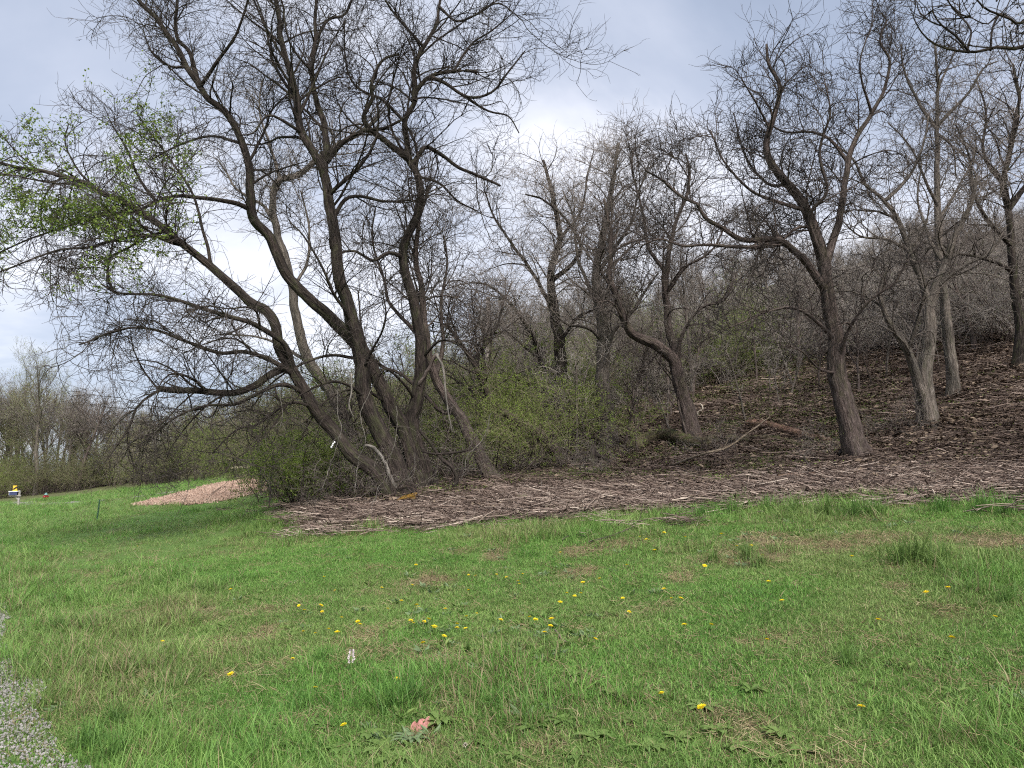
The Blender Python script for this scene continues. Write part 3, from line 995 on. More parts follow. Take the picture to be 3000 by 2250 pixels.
def crown(prims, st, zmin=None, leaves=None, leaf_size=.05, per=2):
    """side shoots on the drawn limbs; returns (branch MB, twig MB, leaf MB or None)"""
    o = dict(STYLE); o.update(st)
    b = MB(); tw = MB()
    p0 = prim_pool(prims, zmin=zmin)
    pt1, r1, q1 = grow(p0, o['n1'], *o['l1'], 9, .5, 1.15, o['up'], o['curl'], o['jit'] * .8, o['trop'], .5, .010, .006, .017)
    b.tubes(pt1, r1, 5)
    pool = cat_pool((p0[0], p0[1], p0[2], p0[3] * .8), q1)
    pt2, r2, q2 = grow(pool, o['n2'], *o['l2'], 7, .5, 1.25, o['up'], o['curl'], o['jit'], o['trop'], .5, .0065, .0045, .013)
    b.tubes(pt2, r2, 4)
    pool = cat_pool((q1[0], q1[1], q1[2], q1[3] * .6), q2)
    pt3, r3, q3 = grow(pool, o['n3'], *o['l3'], 5, .5, 1.3, o['up'] * .8, o['curl'], o['jit'], o['trop'], .6, .0048, .0037, .012)
    tw.tubes(pt3, r3, 3)
    pool = cat_pool((q2[0], q2[1], q2[2], q2[3] * .5), q3)
    pt4, r4, q4 = grow(pool, o['n4'], *o['l4'], 3, .5, 1.2, o['up'] * .6, o['curl'] * .8, o['jit'], o['trop'] * .5, .7, .0037, .0028, .012)
    tw.tubes(pt4, r4, 3)
    lm = None
    if leaves is not None:
        pp = q4[0]
        m = leaves(pp)
        pp = pp[m]; dd = q4[1][m]
        pp = np.repeat(pp, per, 0) + rng.normal(0, .02, (len(pp) * per, 3)); dd = np.repeat(dd, per, 0) + rng.normal(0, .8, (len(pp), 3))
        v, tt = leaf_quads(pp, dd, rng.uniform(.6, 1.3, len(pp)) * leaf_size, rng.uniform(.45, .8, len(pp)) * leaf_size)
        lm = MB().add(v, t=tt)
    return b, tw, lm


def stems_from_px(stems, extra_depth=0.0, base_px=None):
    """first path stands on the ground; others start on the nearest point of an earlier path"""
    prims = []
    pix = []
    D0 = None
    for k, sdef in enumerate(stems):
        path, r0, r1, doff = sdef[:4]
        sk = sdef[4] if len(sdef) > 4 else (.35 if k == 0 else .12)
        path = np.array(path, float)
        if k == 0:
            base, D0 = hit(*path[0])
            d_start = D0 + extra_depth
        else:
            allp = np.concatenate([np.concatenate([pp, dd[:, None]], 1) for pp, dd in pix])
            m = np.argmin(np.hypot(allp[:, 0] - path[0, 0], allp[:, 1] - path[0, 1]))
            path[0] = allp[m, :2]
            d_start = allp[m, 2]
        s = np.concatenate([[0], np.cumsum(np.hypot(*np.diff(path, axis=0).T))]); f = s / s[-1]
        if k == 0:   # the foot stands straight up first, then drifts
            dd = d_start + doff * f ** 1.2
        else:
            dd = d_start + doff * np.sin(f * math.pi / 2)
        pp = np.array([P(path[m_, 0], path[m_, 1], dd[m_]) for m_ in range(len(path))])
        if k == 0:
            pp[0, 2] -= .06
        rr = (r0 + (r1 - r0) * f ** .75) * (.92 if k == 0 else .8) / 2 / FPX * dd
        c_ = catmull(np.concatenate([pp, rr[:, None]], 1), .11)
        pts, rd = c_[:, :3], np.maximum(c_[:, 3], .006)
        a = np.arange(len(pts))
        wob = np.stack([vnoise(a * .25 + rng.uniform(0, 99), a * 0, 3 + q_) - .5 for q_ in range(3)], -1) * np.minimum(rd * 1.3, .06)[:, None] * np.clip(a / 5, 0, 1)[:, None]
        pts = pts + wob
        prims.append((pts, rd, sk))
        # dense pixel track for later limbs
        ff = np.linspace(0, 1, 80)
        pix.append((np.stack([np.interp(ff, f, path[:, 0]), np.interp(ff, f, path[:, 1])], -1), np.interp(ff, f, dd)))
    return prims, D0


def hero(name, label, stems, mat_bark, mat_twig, st=None, leaves=None, leaf_size=.05, group=None, zlow=1.2, flare=(.28, .32), per=2, cat='tree', leafmat='leaf_spring'):
    prims, D0 = stems_from_px(stems)
    base = prims[0][0][0].copy()
    base[2] = float(height(base[0], base[1]))
    root = empty(name, base, label, cat, group)
    for k, (pts, rd, sk) in enumerate(prims):
        mb = MB()
        S = 20 if k == 0 else 9
        mb.tubes(pts[None], rd[None], S, bark=.13 if k == 0 else .07, lobes=flare if k == 0 else None)
        obj('trunk' if k == 0 else 'limb', mb.mesh('trunk' if k == 0 else 'limb', M[mat_bark], bark=True, origin=base), root)
    if st is not False:
        b, tw, lm = crown(prims, st or {}, zmin=base[2] + zlow, leaves=leaves, leaf_size=leaf_size, per=per)
        tag(obj('branches', b.mesh('branches', M[mat_bark], bark=True, origin=base), root), kind='stuff')
        tag(obj('twigs', tw.mesh('twigs', M[mat_twig], origin=base), root), kind='stuff')
        if lm is not None:
            tag(obj('leaves', lm.mesh('leaves', M[leafmat], False, origin=base), root), kind='stuff')
    return root


def px_of(p):
    q = p - CAM
    c_, s_ = math.cos(PITCH), math.sin(PITCH)
    dep = q[:, 1] * c_ + q[:, 2] * s_
    return 1500 + FPX * q[:, 0] / dep, 1125 - FPX * (q[:, 2] * c_ - q[:, 1] * s_) / dep


# --- the big leaning clump at the edge of the lawn
def leafA(p):
    x_, y_ = px_of(p)
    return (rng.uniform(0, 1, len(p)) < np.clip((620 - x_) / 200, 0, 1) * np.clip((880 - y_) / 220, 0, 1) * np.clip((fbm(x_ / 90, y_ / 90, 77, 2) - .34) / .2, 0, 1) * .95)


hero('leaning_tree', 'dark leaning tree with long low limbs and fresh green leaves over the lawn', [
    ([(1156, 1464), (1116, 1401), (1043, 1342), (1007, 1297), (967, 1252), (926, 1202), (885, 1130), (849, 1071), (822, 1026), (813, 958), (781, 913), (727, 877), (616, 782), (504, 692), (411, 616), (298, 563), (199, 523), (0, 477)], 52, 9, -1.2, .5),
    ([(860, 1090), (835, 1005), (745, 953), (636, 914), (550, 891), (457, 865), (345, 858), (300, 835)], 26, 7, -1.4),
    ([(849, 1071), (800, 1095), (750, 1130), (687, 1152), (560, 1145), (459, 1138)], 30, 22, -.9, .3),
    ([(870, 1100), (800, 1058), (723, 1028), (633, 1033), (542, 997), (416, 961), (325, 975), (230, 1010)], 22, 5, -1.8),
    ([(504, 692), (398, 692), (265, 722), (166, 735), (0, 795)], 15, 5, -1.0),
    ([(411, 616), (330, 625), (210, 660), (90, 700), (-40, 760)], 12, 5, .9),
    ([(616, 782), (600, 690), (560, 560), (470, 430), (400, 330)], 14, 5, .9),
    ([(331, 850), (315, 800), (331, 716), (350, 640)], 11, 5, .3),
    ([(298, 563), (230, 500), (190, 420), (200, 360)], 10, 4, .5),
    ([(900, 1160), (820, 1130), (700, 1180), (600, 1190), (500, 1230), (430, 1290)], 18, 5, -1.7),
    ([(920, 1190), (850, 1180), (760, 1240), (690, 1260), (620, 1330)], 14, 4, -1.2),
], 'bark_dark', 'twig_dark', dict(n1=46, n2=460, n3=2400, n4=6600, l1=(1.0, 2.2), l2=(.5, 1.4), up=.10, trop=-.35, curl=1.5), leaves=leafA, leaf_size=.062, per=2, zlow=.8)

hero('tall_tree', 'tall tree leaning left from the clump with a long bare horizontal limb', [
    ([(1232, 1436), (1220, 1388), (1188, 1288), (1166, 1225), (1134, 1175), (1107, 1116), (1062, 1026), (1034, 994), (980, 945), (917, 886), (849, 814), (790, 699), (742, 633), (736, 573), (724, 470), (669, 345), (590, 265), (550, 199), (504, 113), (411, 0), (370, -90)], 56, 10, -.4, .5),
    ([(587, 250), (557, 152), (523, 113), (513, 40), (525, -60), (515, -160)], 20, 6, .7),
    ([(592, 262), (663, 146), (709, 60), (740, -60)], 16, 6, -.6),
    ([(735, 626), (663, 586), (530, 576), (457, 590), (378, 626), (290, 625), (200, 650)], 20, 6, -1.2),
    ([(457, 585), (411, 530), (371, 437), (330, 370)], 13, 5, .4),
    ([(700, 416), (610, 400), (520, 430), (440, 470)], 12, 5, .9),
    ([(724, 470), (770, 400), (800, 320), (870, 250)], 12, 5, 1.0),
    ([(550, 199), (500, 195), (450, 160), (420, 90)], 11, 4, -.7),
    ([(1080, 1062), (985, 1040), (900, 1060), (810, 1110), (740, 1190)], 15, 4, -1.6),
    ([(1140, 1185), (1060, 1140), (990, 1150), (930, 1200), (880, 1290)], 13, 4, -1.4),
], 'bark_dark', 'twig_dark', dict(n1=34, n2=290, n3=1300, n4=3500, l1=(.8, 1.8), l2=(.5, 1.3), l3=(.35, .9)), zlow=1.4)

hero('tall_tree', 'tall thick central tree of the clump forking high above its mossy limbs', [
    ([(1195, 1455), (1170, 1388), (1143, 1320), (1107, 1252), (1071, 1161), (1052, 1017), (1034, 949), (1012, 868), (1001, 844), (989, 771), (977, 663), (959, 573), (947, 506), (923, 458), (887, 392), (875, 337), (863, 271), (845, 181), (821, 90), (808, 0), (800, -120)], 66, 10, .7, .45),
    ([(950, 515), (955, 400), (929, 301), (917, 211), (923, 102), (929, 0), (940, -120)], 30, 8, 1.3),
    ([(919, 120), (960, 60), (1010, 40), (1035, -10), (1050, -90)], 13, 6, .8),
    ([(955, 480), (1000, 425), (1060, 386), (1122, 374), (1180, 350)], 24, 9, -.5),
    ([(887, 392), (820, 350), (780, 340), (740, 390), (700, 395)], 14, 5, -1.0),
    ([(975, 640), (1010, 590), (1060, 575), (1130, 592), (1210, 585)], 18, 7, .4),
    ([(865, 280), (800, 180), (780, 80), (740, -30)], 13, 5, 1.2),
    ([(923, 210), (850, 130), (830, 40)], 11, 5, -.9),
    ([(1075, 1165), (1000, 1120), (930, 1130), (850, 1180), (790, 1260)], 14, 4, -1.8),
    ([(1060, 1080), (1100, 1010), (1130, 930), (1120, 850)], 12, 4, -1.0),
    ([(1036, 960), (1005, 900), (975, 850), (930, 760), (890, 690), (850, 650)], 16, 5, -1.2),
], 'bark_dark', 'twig_dark', dict(n1=34, n2=290, n3=1350, n4=3600), zlow=1.4)

hero('crooked_tree', 'crooked tree of the clump whose dark trunk bends twice and spreads over the gap', [
    ([(1262, 1432), (1238, 1365), (1220, 1297), (1206, 1229), (1220, 1184), (1233, 1094), (1233, 1026), (1229, 958), (1211, 868), (1188, 796), (1182, 723), (1212, 651), (1230, 579), (1224, 518), (1200, 470), (1194, 410), (1188, 350), (1212, 301), (1224, 259), (1260, 223), (1333, 211), (1399, 211)], 54, 9, -.2, .5),
    ([(1212, 301), (1218, 199), (1242, 139), (1279, 60), (1290, 0), (1310, -90)], 24, 7, .6),
    ([(1200, 470), (1134, 416), (1074, 368), (1068, 337), (1092, 289), (1086, 253), (1110, 193), (1134, 169), (1170, 157)], 28, 8, -.9),
    ([(1218, 480), (1242, 434), (1285, 449), (1333, 482), (1393, 512), (1465, 545)], 20, 8, .5),
    ([(1267, 223), (1303, 241), (1369, 286), (1441, 271), (1490, 211), (1538, 151)], 15, 5, -.5),
    ([(1369, 286), (1430, 325), (1490, 340), (1520, 390)], 11, 4, .4),
    ([(1290, 20), (1340, 60), (1400, 40), (1460, 10), (1530, 60)], 11, 4, -.8),
    ([(1225, 1180), (1180, 1120), (1130, 1080), (1100, 1120), (1060, 1200)], 13, 4, -1.3),
    ([(1232, 1060), (1290, 1000), (1340, 1010), (1390, 1060)], 12, 4, -.9),
    ([(1188, 755), (1140, 740), (1090, 760), (1040, 735), (980, 745)], 17, 8, -.8),
    ([(1190, 360), (1130, 300), (1040, 250), (1010, 160), (1010, 60)], 13, 5, 1.0),
    ([(1242, 139), (1180, 70), (1130, 0), (1100, -80)], 12, 5, -.8),
    ([(1333, 211), (1380, 130), (1440, 90), (1500, 40)], 11, 4, .8),
    ([(1224, 520), (1290, 540), (1340, 590), (1400, 620)], 12, 5, .9),
], 'bark_dark', 'twig_dark', dict(n1=36, n2=300, n3=1450, n4=3800), zlow=1.4)

hero('arched_tree', 'slender tree behind the clump arching left and back over itself', [
    ([(1036, 1440), (1035, 1330), (1008, 1220), (950, 1120), (903, 1053), (881, 981), (863, 913), (858, 845), (833, 753), (808, 663), (799, 579), (820, 530), (869, 512), (929, 470), (1000, 420), (1060, 386), (1110, 340)], 46, 12, .8, .5),
    ([(808, 663), (770, 600), (700, 560), (640, 470)], 16, 5, .6),
    ([(820, 530), (800, 450), (760, 330), (770, 230)], 14, 5, .9),
    ([(858, 845), (900, 760), (905, 660), (880, 560)], 14, 5, .9),
    ([(903, 1053), (870, 1040), (800, 1000), (740, 985), (660, 980)], 15, 5, 1.2),
], 'bark_grey', 'twig_brown', dict(n1=22, n2=190, n3=900, n4=2400), zlow=1.2)

hero('leaning_tree', 'brown leaning trunk right of the clump rising into thin parallel stems', [
    ([(1450, 1412), (1396, 1320), (1355, 1229), (1324, 1184), (1275, 1107), (1250, 1000), (1235, 850), (1215, 740), (1230, 640), (1260, 540)], 46, 9, .6, .45),
    ([(1275, 1107), (1300, 1000), (1290, 900), (1310, 780), (1300, 690)], 20, 6, .9),
    ([(1250, 1000), (1150, 900), (1120, 800), (1090, 700), (1100, 610)], 18, 5, 1.1),
    ([(1340, 1205), (1290, 1200), (1180, 1100), (1100, 1060), (1060, 960), (1050, 850)], 18, 5, 1.3),
], 'bark_brown', 'twig_brown', dict(n1=26, n2=230, n3=1150, n4=3000, l1=(.9, 2.0)), zlow=.9)

hero('slanting_tree', 'thin trunk slanting far left from a mossy broken stump', [
    ([(1680, 1372), (1629, 1319), (1595, 1285), (1536, 1243), (1469, 1205), (1439, 1171), (1414, 1116), (1384, 1053), (1325, 977), (1300, 948)], 44, 9, -.6, .35),
    ([(1400, 1090), (1395, 1000), (1388, 920), (1380, 850)], 11, 4, .2),
    ([(1425, 1130), (1415, 1050), (1418, 960)], 10, 4, -.2),
    ([(1469, 1205), (1400, 1160), (1330, 1110), (1300, 1095)], 11, 4, .5),
    ([(1384, 1053), (1450, 970), (1470, 900), (1500, 830)], 9, 4, .4),
], 'bark_brown', 'twig_brown', dict(n1=16, n2=110, n3=600, n4=1600, l1=(.7, 1.5)), zlow=.7)

# --- trees across the clearing
hero('gnarled_tree', 'gnarled grey-brown tree standing behind the slanting trunk with wide low boughs', [
    ([(1640, 1325), (1637, 1180), (1641, 1095), (1637, 990), (1625, 927), (1616, 800), (1640, 700), (1620, 580), (1590, 470)], 58, 8, .6, .35),
    ([(1640, 1095), (1587, 1062), (1553, 969), (1490, 884), (1427, 834), (1380, 830)], 24, 6, -.8),
    ([(1625, 927), (1580, 830), (1520, 740), (1450, 640), (1420, 560)], 20, 5, .8),
    ([(1616, 820), (1700, 740), (1670, 660), (1600, 590), (1540, 570)], 20, 5, -.7),
    ([(1637, 1010), (1690, 930), (1760, 890), (1790, 800)], 16, 5, -.6),
    ([(1640, 700), (1700, 620), (1720, 520), (1740, 440)], 14, 4, .8),
    ([(1637, 1150), (1560, 1130), (1480, 1090), (1440, 1060)], 14, 4, -1.0),
], 'bark_dark', 'twig_brown', dict(n1=30, n2=300, n3=1700, n4=5200), zlow=2.0)

hero('forked_tree', 'tree forking low beside the fallen mossy log', [
    ([(1781, 1322), (1773, 1180), (1764, 1116), (1768, 1053), (1768, 969), (1760, 905), (1747, 800), (1775, 650), (1800, 500), (1815, 420)], 62, 8, .7, .35),
    ([(1764, 1116), (1785, 1011), (1806, 960), (1861, 905), (1890, 850), (1930, 800)], 24, 6, -.6),
    ([(1760, 905), (1720, 830), (1690, 740), (1680, 640), (1650, 560)], 18, 5, .7),
    ([(1768, 1000), (1720, 960), (1660, 950), (1610, 900)], 16, 5, -.7),
    ([(1747, 800), (1800, 730), (1850, 650), (1870, 560), (1900, 500)], 18, 5, -.6),
], 'bark_grey', 'twig_brown', dict(n1=28, n2=280, n3=1600, n4=4800), zlow=2.0)

hero('shaggy_tree', 'shaggy many-ridged tree with an arched limb above the green moss at its foot', [
    ([(2030, 1292), (2013, 1201), (1984, 1095), (1975, 1053), (1924, 1007), (1870, 990), (1840, 960), (1806, 863), (1785, 800), (1790, 690), (1770, 580)], 56, 7, -.5, .4),
    ([(1990, 1115), (1975, 1020), (1962, 969), (1954, 905), (1950, 800), (1980, 650), (2020, 540), (2010, 450)], 38, 7, .8),
    ([(1975, 1060), (2010, 960), (2060, 900), (2120, 880), (2150, 820)], 16, 5, -.5),
    ([(1950, 800), (1900, 720), (1880, 600), (1850, 500), (1860, 430)], 16, 5, .8),
    ([(1955, 860), (2010, 780), (2080, 740), (2130, 650)], 15, 5, -.6),
], 'bark_brown', 'twig_brown', dict(n1=28, n2=280, n3=1600, n4=5000), zlow=2.0)

hero('spreading_tree', 'big spreading tree with a ridged leaning brown trunk standing in the raked chips', [
    ([(2516, 1348), (2488, 1262), (2475, 1180), (2455, 1103), (2450, 1013), (2440, 945), (2422, 844), (2416, 772), (2392, 693), (2362, 615), (2313, 542), (2259, 476), (2247, 410), (2271, 331), (2283, 253), (2250, 190), (2245, 130)], 76, 7, .3, .3),
    ([(2425, 860), (2404, 832), (2362, 765), (2295, 711), (2241, 699), (2175, 699), (2120, 669), (2066, 639), (2042, 597), (2000, 579), (1940, 530), (1890, 500)], 36, 6, -1.3),
    ([(2289, 705), (2180, 723), (2060, 717), (2000, 720), (1930, 700), (1880, 720)], 18, 5, -.9),
    ([(2418, 790), (2464, 615), (2476, 530), (2482, 470), (2518, 392), (2555, 331), (2591, 259), (2609, 181), (2579, 120), (2600, 60)], 34, 6, .9),
    ([(2482, 470), (2434, 410), (2374, 386), (2301, 386), (2230, 350)], 15, 5, .5),
    ([(2362, 615), (2280, 590), (2200, 560), (2120, 470), (2080, 380)], 16, 5, -.7),
    ([(2416, 772), (2370, 640), (2420, 560), (2400, 450), (2430, 340), (2420, 250)], 20, 5, -.6),
    ([(2555, 331), (2530, 250), (2520, 180), (2540, 110)], 11, 4, -.5),
    ([(2455, 1060), (2490, 960), (2550, 880), (2620, 830), (2660, 760)], 17, 5, -.9),
    ([(2450, 1000), (2380, 930), (2300, 900), (2210, 930), (2140, 960)], 17, 5, -1.4),
    ([(2313, 542), (2250, 540), (2180, 450), (2150, 330)], 14, 4, .9),
    ([(2450, 1100), (2400, 1080), (2350, 1030), (2300, 1010)], 12, 4, -.9),
], 'bark_brown', 'twig_dark', dict(n1=44, n2=420, n3=2200, n4=5600, l1=(.7, 1.5), l2=(.45, 1.1), l3=(.3, .8)), zlow=1.0)

hero('double_tree', 'pale grey double-stemmed tree with smooth furrowed bark on the bare slope', [
    ([(2726, 1256), (2714, 1171), (2708, 1081), (2723, 990), (2728, 910), (2741, 844), (2771, 784), (2790, 700), (2840, 610), (2860, 520)], 66, 8, .5, .4),
    ([(2716, 1190), (2690, 1120), (2674, 1081), (2640, 1000), (2597, 923), (2580, 860), (2600, 780)], 46, 10, -.5),
    ([(2728, 905), (2693, 802), (2663, 735), (2621, 633), (2585, 579), (2536, 542), (2500, 470), (2440, 420)], 30, 6, .5),
    ([(2594, 585), (2651, 530), (2700, 440), (2720, 340)], 16, 5, .6),
    ([(2771, 784), (2720, 690), (2690, 590), (2700, 480)], 15, 5, .9),
    ([(2741, 844), (2820, 780), (2900, 740), (2950, 660)], 15, 5, -.7),
    ([(2663, 735), (2590, 700), (2520, 690), (2460, 640)], 14, 4, -.7),
], 'bark_grey', 'twig_brown', dict(n1=24, n2=190, n3=850, n4=2200), zlow=1.2)

hero('straight_tree', 'straight slim tree rising behind the double-stemmed one with a starburst of limbs', [
    ([(2795, 1170), (2787, 1035), (2770, 900), (2750, 720), (2745, 542), (2747, 362), (2747, 241), (2740, 130)], 40, 6, .5, .5),
    ([(2746, 380), (2690, 300), (2650, 210), (2640, 130)], 15, 5, .7),
    ([(2748, 370), (2830, 280), (2880, 200), (2920, 180)], 15, 5, -.6),
    ([(2746, 390), (2790, 430), (2800, 520)], 10, 4, .5),
    ([(2746, 260), (2780, 190), (2800, 140)], 9, 4, .5),
    ([(2747, 600), (2700, 500), (2660, 420), (2600, 360)], 13, 4, -.8),
    ([(2747, 640), (2800, 560), (2850, 470), (2860, 380)], 13, 4, .8),
], 'bark_grey', 'twig_dark', dict(n1=20, n2=150, n3=650, n4=1700, l1=(.7, 1.5), l2=(.45, 1.1), l3=(.3, .8)), zlow=4.0)

hero('edge_tree', 'tall tree high on the bare slope with a crooked dark trunk and rising limbs', [
    ([(2985, 1085), (2990, 960), (2976, 844), (2964, 723), (2952, 603), (2940, 542), (2960, 430), (2985, 300), (2970, 190)], 38, 7, .5, .4),
    ([(2964, 723), (2900, 650), (2850, 560), (2840, 460), (2800, 360)], 20, 5, -.8),
    ([(2955, 620), (3010, 540), (3060, 430), (3080, 320)], 20, 5, .5),
    ([(2940, 542), (2880, 450), (2890, 330), (2860, 230)], 16, 5, .7),
    ([(2970, 800), (2900, 760), (2800, 740), (2740, 700)], 16, 5, -1.4),
    ([(2980, 880), (3060, 800), (3140, 700)], 16, 5, -.5),
], 'bark_dark', 'twig_brown', dict(n1=24, n2=190, n3=850, n4=2200), zlow=2.0)

# the overhanging tree that stands outside the picture, uphill right of the clearing
bx, by = 9.9, 9.2
bz = float(height(bx, by))
ob = empty('overhanging_tree', (bx, by, bz), 'tall tree whose smooth limb with small seed balls hangs over the bare slope', 'tree')


def px_line(pp, d0, d1):
    return np.array([P(a, b, d) for (a, b), d in zip(pp, np.linspace(d0, d1, len(pp)))])


trunk = catmull(np.array([[bx, by, bz - .1], [bx + .1, by + .1, bz + 2.5], [bx - .1, by, bz + 5], [bx, by - .1, bz + 8], [bx + .2, by, bz + 11]]), .15)
tr = np.interp(np.linspace(0, 1, len(trunk)), [0, 1], [.24, .05])
D1 = 9.4
limbs = [
    (np.concatenate([trunk[[int(len(trunk) * .40)]], px_line([(3120, 80), (3000, 135), (2960, 142), (2920, 138), (2860, 152), (2800, 148), (2740, 130), (2700, 95), (2675, 50)], D1, D1 - .4)]), .075, .006),
    (np.concatenate([trunk[[int(len(trunk) * .55)]], px_line([(3100, -60), (3000, 65), (2960, 55), (2920, 40), (2880, 20), (2840, -30)], D1, D1 - .6)]), .06, .008),
    (px_line([(2838, 150), (2800, 105), (2760, 75), (2735, 40), (2730, 0)], D1 - .15, D1 - .4), .016, .005),
    (px_line([(2835, 142), (2845, 90), (2820, 55), (2790, 25), (2770, -20)], D1 - .15, D1 + .3), .014, .005),
    (px_line([(2902, 148), (2905, 100), (2915, 60), (2950, 20), (2965, -20)], D1 - .1, D1 + .2), .014, .005),
    (px_line([(2960, 55), (2930, 40), (2895, 70), (2860, 60), (2830, 40)], D1 - .2, D1 - .5), .013, .004),
    (np.array([trunk[-20], trunk[-20] + [-.6, -.5, 1.2], trunk[-20] + [-1.2, -.4, 2.4]]), .05, .01),
    (np.array([trunk[-35], trunk[-35] + [.9, .6, 1.0], trunk[-35] + [1.9, .8, 2.4]]), .06, .01),
    (np.array([trunk[-45], trunk[-45] + [.3, -1.0, .8], trunk[-45] + [.5, -2.2, 1.6]]), .06, .01),
]
base = np.array([bx, by, bz])
obj('trunk', MB().tubes(trunk[None], tr[None], 14, .05, (.35, .4)).mesh('trunk', M['bark_dark'], bark=True, origin=base), ob)
prims = []
for lp, ra, rb in limbs:
    c_ = catmull(lp, .1)
    rd = np.linspace(ra, rb, len(c_))
    obj('limb', MB().tubes(c_[None], rd[None], 8, .03).mesh('limb', M['bark_dark'], bark=True, origin=base), ob)
    prims.append((c_, rd, .15))
b, tw, _ = crown(prims, dict(n1=14, n2=90, n3=420, n4=900, l1=(.5, 1.0), l2=(.25, .7), l3=(.15, .4), l4=(.06, .16)))
tag(obj('branches', b.mesh('branches', M['bark_dark'], bark=True, origin=base), ob), kind='stuff')
tag(obj('twigs', tw.mesh('twigs', M['twig_dark'], origin=base), ob), kind='stuff')
for (sx, sy) in [(2936, 78), (2958, 78), (2965, 69), (2852, 10), (2920, 2), (2981, 22), (2930, 59), (2997, 78)]:
    p = P(sx, sy, D1 - .15)
    th = np.linspace(0, math.pi, 6)
    mb = MB().tubes((p + np.stack([0 * th, 0 * th, -.013 * np.cos(th)], -1))[None], np.maximum(.013 * np.sin(th), .001)[None], 7)
    mb.tubes(np.array([[p + [0, 0, .012], p + [.004, 0, .04], p + [.012, .003, .07]]]), np.full((1, 3), .0012), 3)
    obj('seed_ball', mb.mesh('seed_ball', M['twig_dark'], origin=base), ob)


# ------------------------------------------------------------------ repeated wood: prototypes with copies
def proto_tree(seed, H, lean, nl, st, spread=1.0, r0=.16, fork=.35, vert=.0):
    global rng
    keep_rng = rng
    rng = np.random.default_rng(seed)
    prims = []
    az = rng.uniform(0, 6.28)
    n_ = 7
    f = np.linspace(0, 1, n_)
    tr_ = np.stack([np.cos(az) * lean * H * f ** 1.3 + np.cumsum(rng.normal(0, .05 * H / 8, n_)) * (f > 0), np.sin(az) * lean * H * f ** 1.3 + np.cumsum(rng.normal(0, .05 * H / 8, n_)) * (f > 0), f * H * .82], -1)
    tr_[0] = [0, 0, -.1]
    rr = r0 * (1 - f) ** .8 + .02
    c_ = catmull(np.concatenate([tr_, rr[:, None]], 1), .25)
    prims.append((c_[:, :3], c_[:, 3], fork))
    for k in range(nl):
        s_ = rng.uniform(fork, .9)
        m = int(s_ * (len(c_) - 1))
        a = az + k * 2.4 + rng.normal(0, .4)
        L = H * rng.uniform(.3, .5) * (1.15 - s_ * .55) * spread
        d = np.array([math.cos(a), math.sin(a), .55 + vert])
        p = [c_[m, :3]]
        for q_ in range(4):
            d = unit(d + rng.normal(0, .22, 3) + [0, 0, .18])
            p.append(p[-1] + d * L / 4)
        ll = catmull(np.array(p), .25)
        rd = np.linspace(min(c_[m, 3] * .6, .07), .011, len(ll))
        prims.append((ll, rd, .1))
    return prims, keep_rng


def make_proto(seed, H, lean, nl, st, bark, twig, leaf=None, **kw):
    global rng
    prims, kr = proto_tree(seed, H, lean, nl, st, **kw)
    tb, lb = MB(), MB()
    tb.tubes(prims[0][0][None], prims[0][1][None], 9, .06, (.3, .4))
    for p, r_, _ in prims[1:]:
        lb.tubes(p[None], r_[None], 6, .03)
    b, tw, lm = crown(prims, st, zmin=H * .12, leaves=(lambda p: rng.uniform(0, 1, len(p)) < leaf[1]) if leaf else None, leaf_size=leaf[2] if leaf else .05, per=leaf[3] if leaf else 1)
    # limbs and their side branches are one piece of wood in these
    lb.v += b.v; lb.a += b.a
    for qq in b.q: lb.q.append(qq + lb.n)
    if hasattr(b, 'capf'):
        lb.capf = getattr(lb, 'capf', []) + [c_ + lb.n for c_ in b.capf]
    lb.n += b.n
    parts = [('trunk', tb.mesh('trunk', M[bark], bark=True)), ('limbs', lb.mesh('limbs', M[bark], bark=True)), ('crown', tw.mesh('crown', M[twig]))]
    if lm is not None:
        parts.append(('leaves', lm.mesh('leaves', M[leaf[0]], False)))
    rng = kr
    return parts


def place(parts, name, loc, label, cat, group, rz, scl, tilt=(0, 0)):
    root = empty(name, loc, label, cat, group, (tilt[0], tilt[1], rz), scl)
    for nm, me in parts:
        o = bpy.data.objects.new(nm, me)
        COL.objects.link(o)
        o.parent = root
        if nm != 'trunk':
            o['kind'] = 'stuff'
    return root


WST = dict(n1=30, n2=240, n3=1050, n4=1500, l1=(1.0, 2.4), l2=(.6, 1.5), l3=(.35, .95), l4=(.2, .45), up=.3, trop=.35, curl=.9)
VSTY = dict(WST, up=.55, trop=.7, curl=.6)
protoA = [make_proto(101, 10.5, .08, 9, WST, 'bark_grey', 'twig_grey'), make_proto(102, 9.5, .16, 8, WST, 'bark_brown', 'twig_grey', spread=1.15),
          make_proto(103, 11.5, .05, 10, VSTY, 'bark_grey', 'twig_grey', spread=.85, vert=.5), make_proto(104, 8.5, .2, 9, WST, 'bark_brown', 'twig_brown', spread=1.2, fork=.25),
          make_proto(105, 12.0, .04, 9, VSTY, 'bark_grey', 'twig_brown', spread=.8, vert=.6, r0=.14)]
protoBud = [make_proto(111, 15.0, .12, 13, dict(VSTY, n2=320, n3=1500, n4=2600, l1=(1.6, 3.6), l2=(.9, 2.2), l3=(.5, 1.3), l4=(.3, .7)), 'bark_grey', 'twig_olive', ('leaf_bud', .55, .075, 1), spread=1.0, vert=.7, r0=.22, fork=.2),
            make_proto(112, 13.0, .07, 12, dict(VSTY, n2=300, n3=1400, n4=2400, l1=(1.4, 3.2), l2=(.9, 2.0), l3=(.5, 1.2), l4=(.3, .6)), 'bark_grey', 'twig_olive', ('leaf_bud', .4, .07, 1), spread=1.0, vert=.6, r0=.2, fork=.25)]
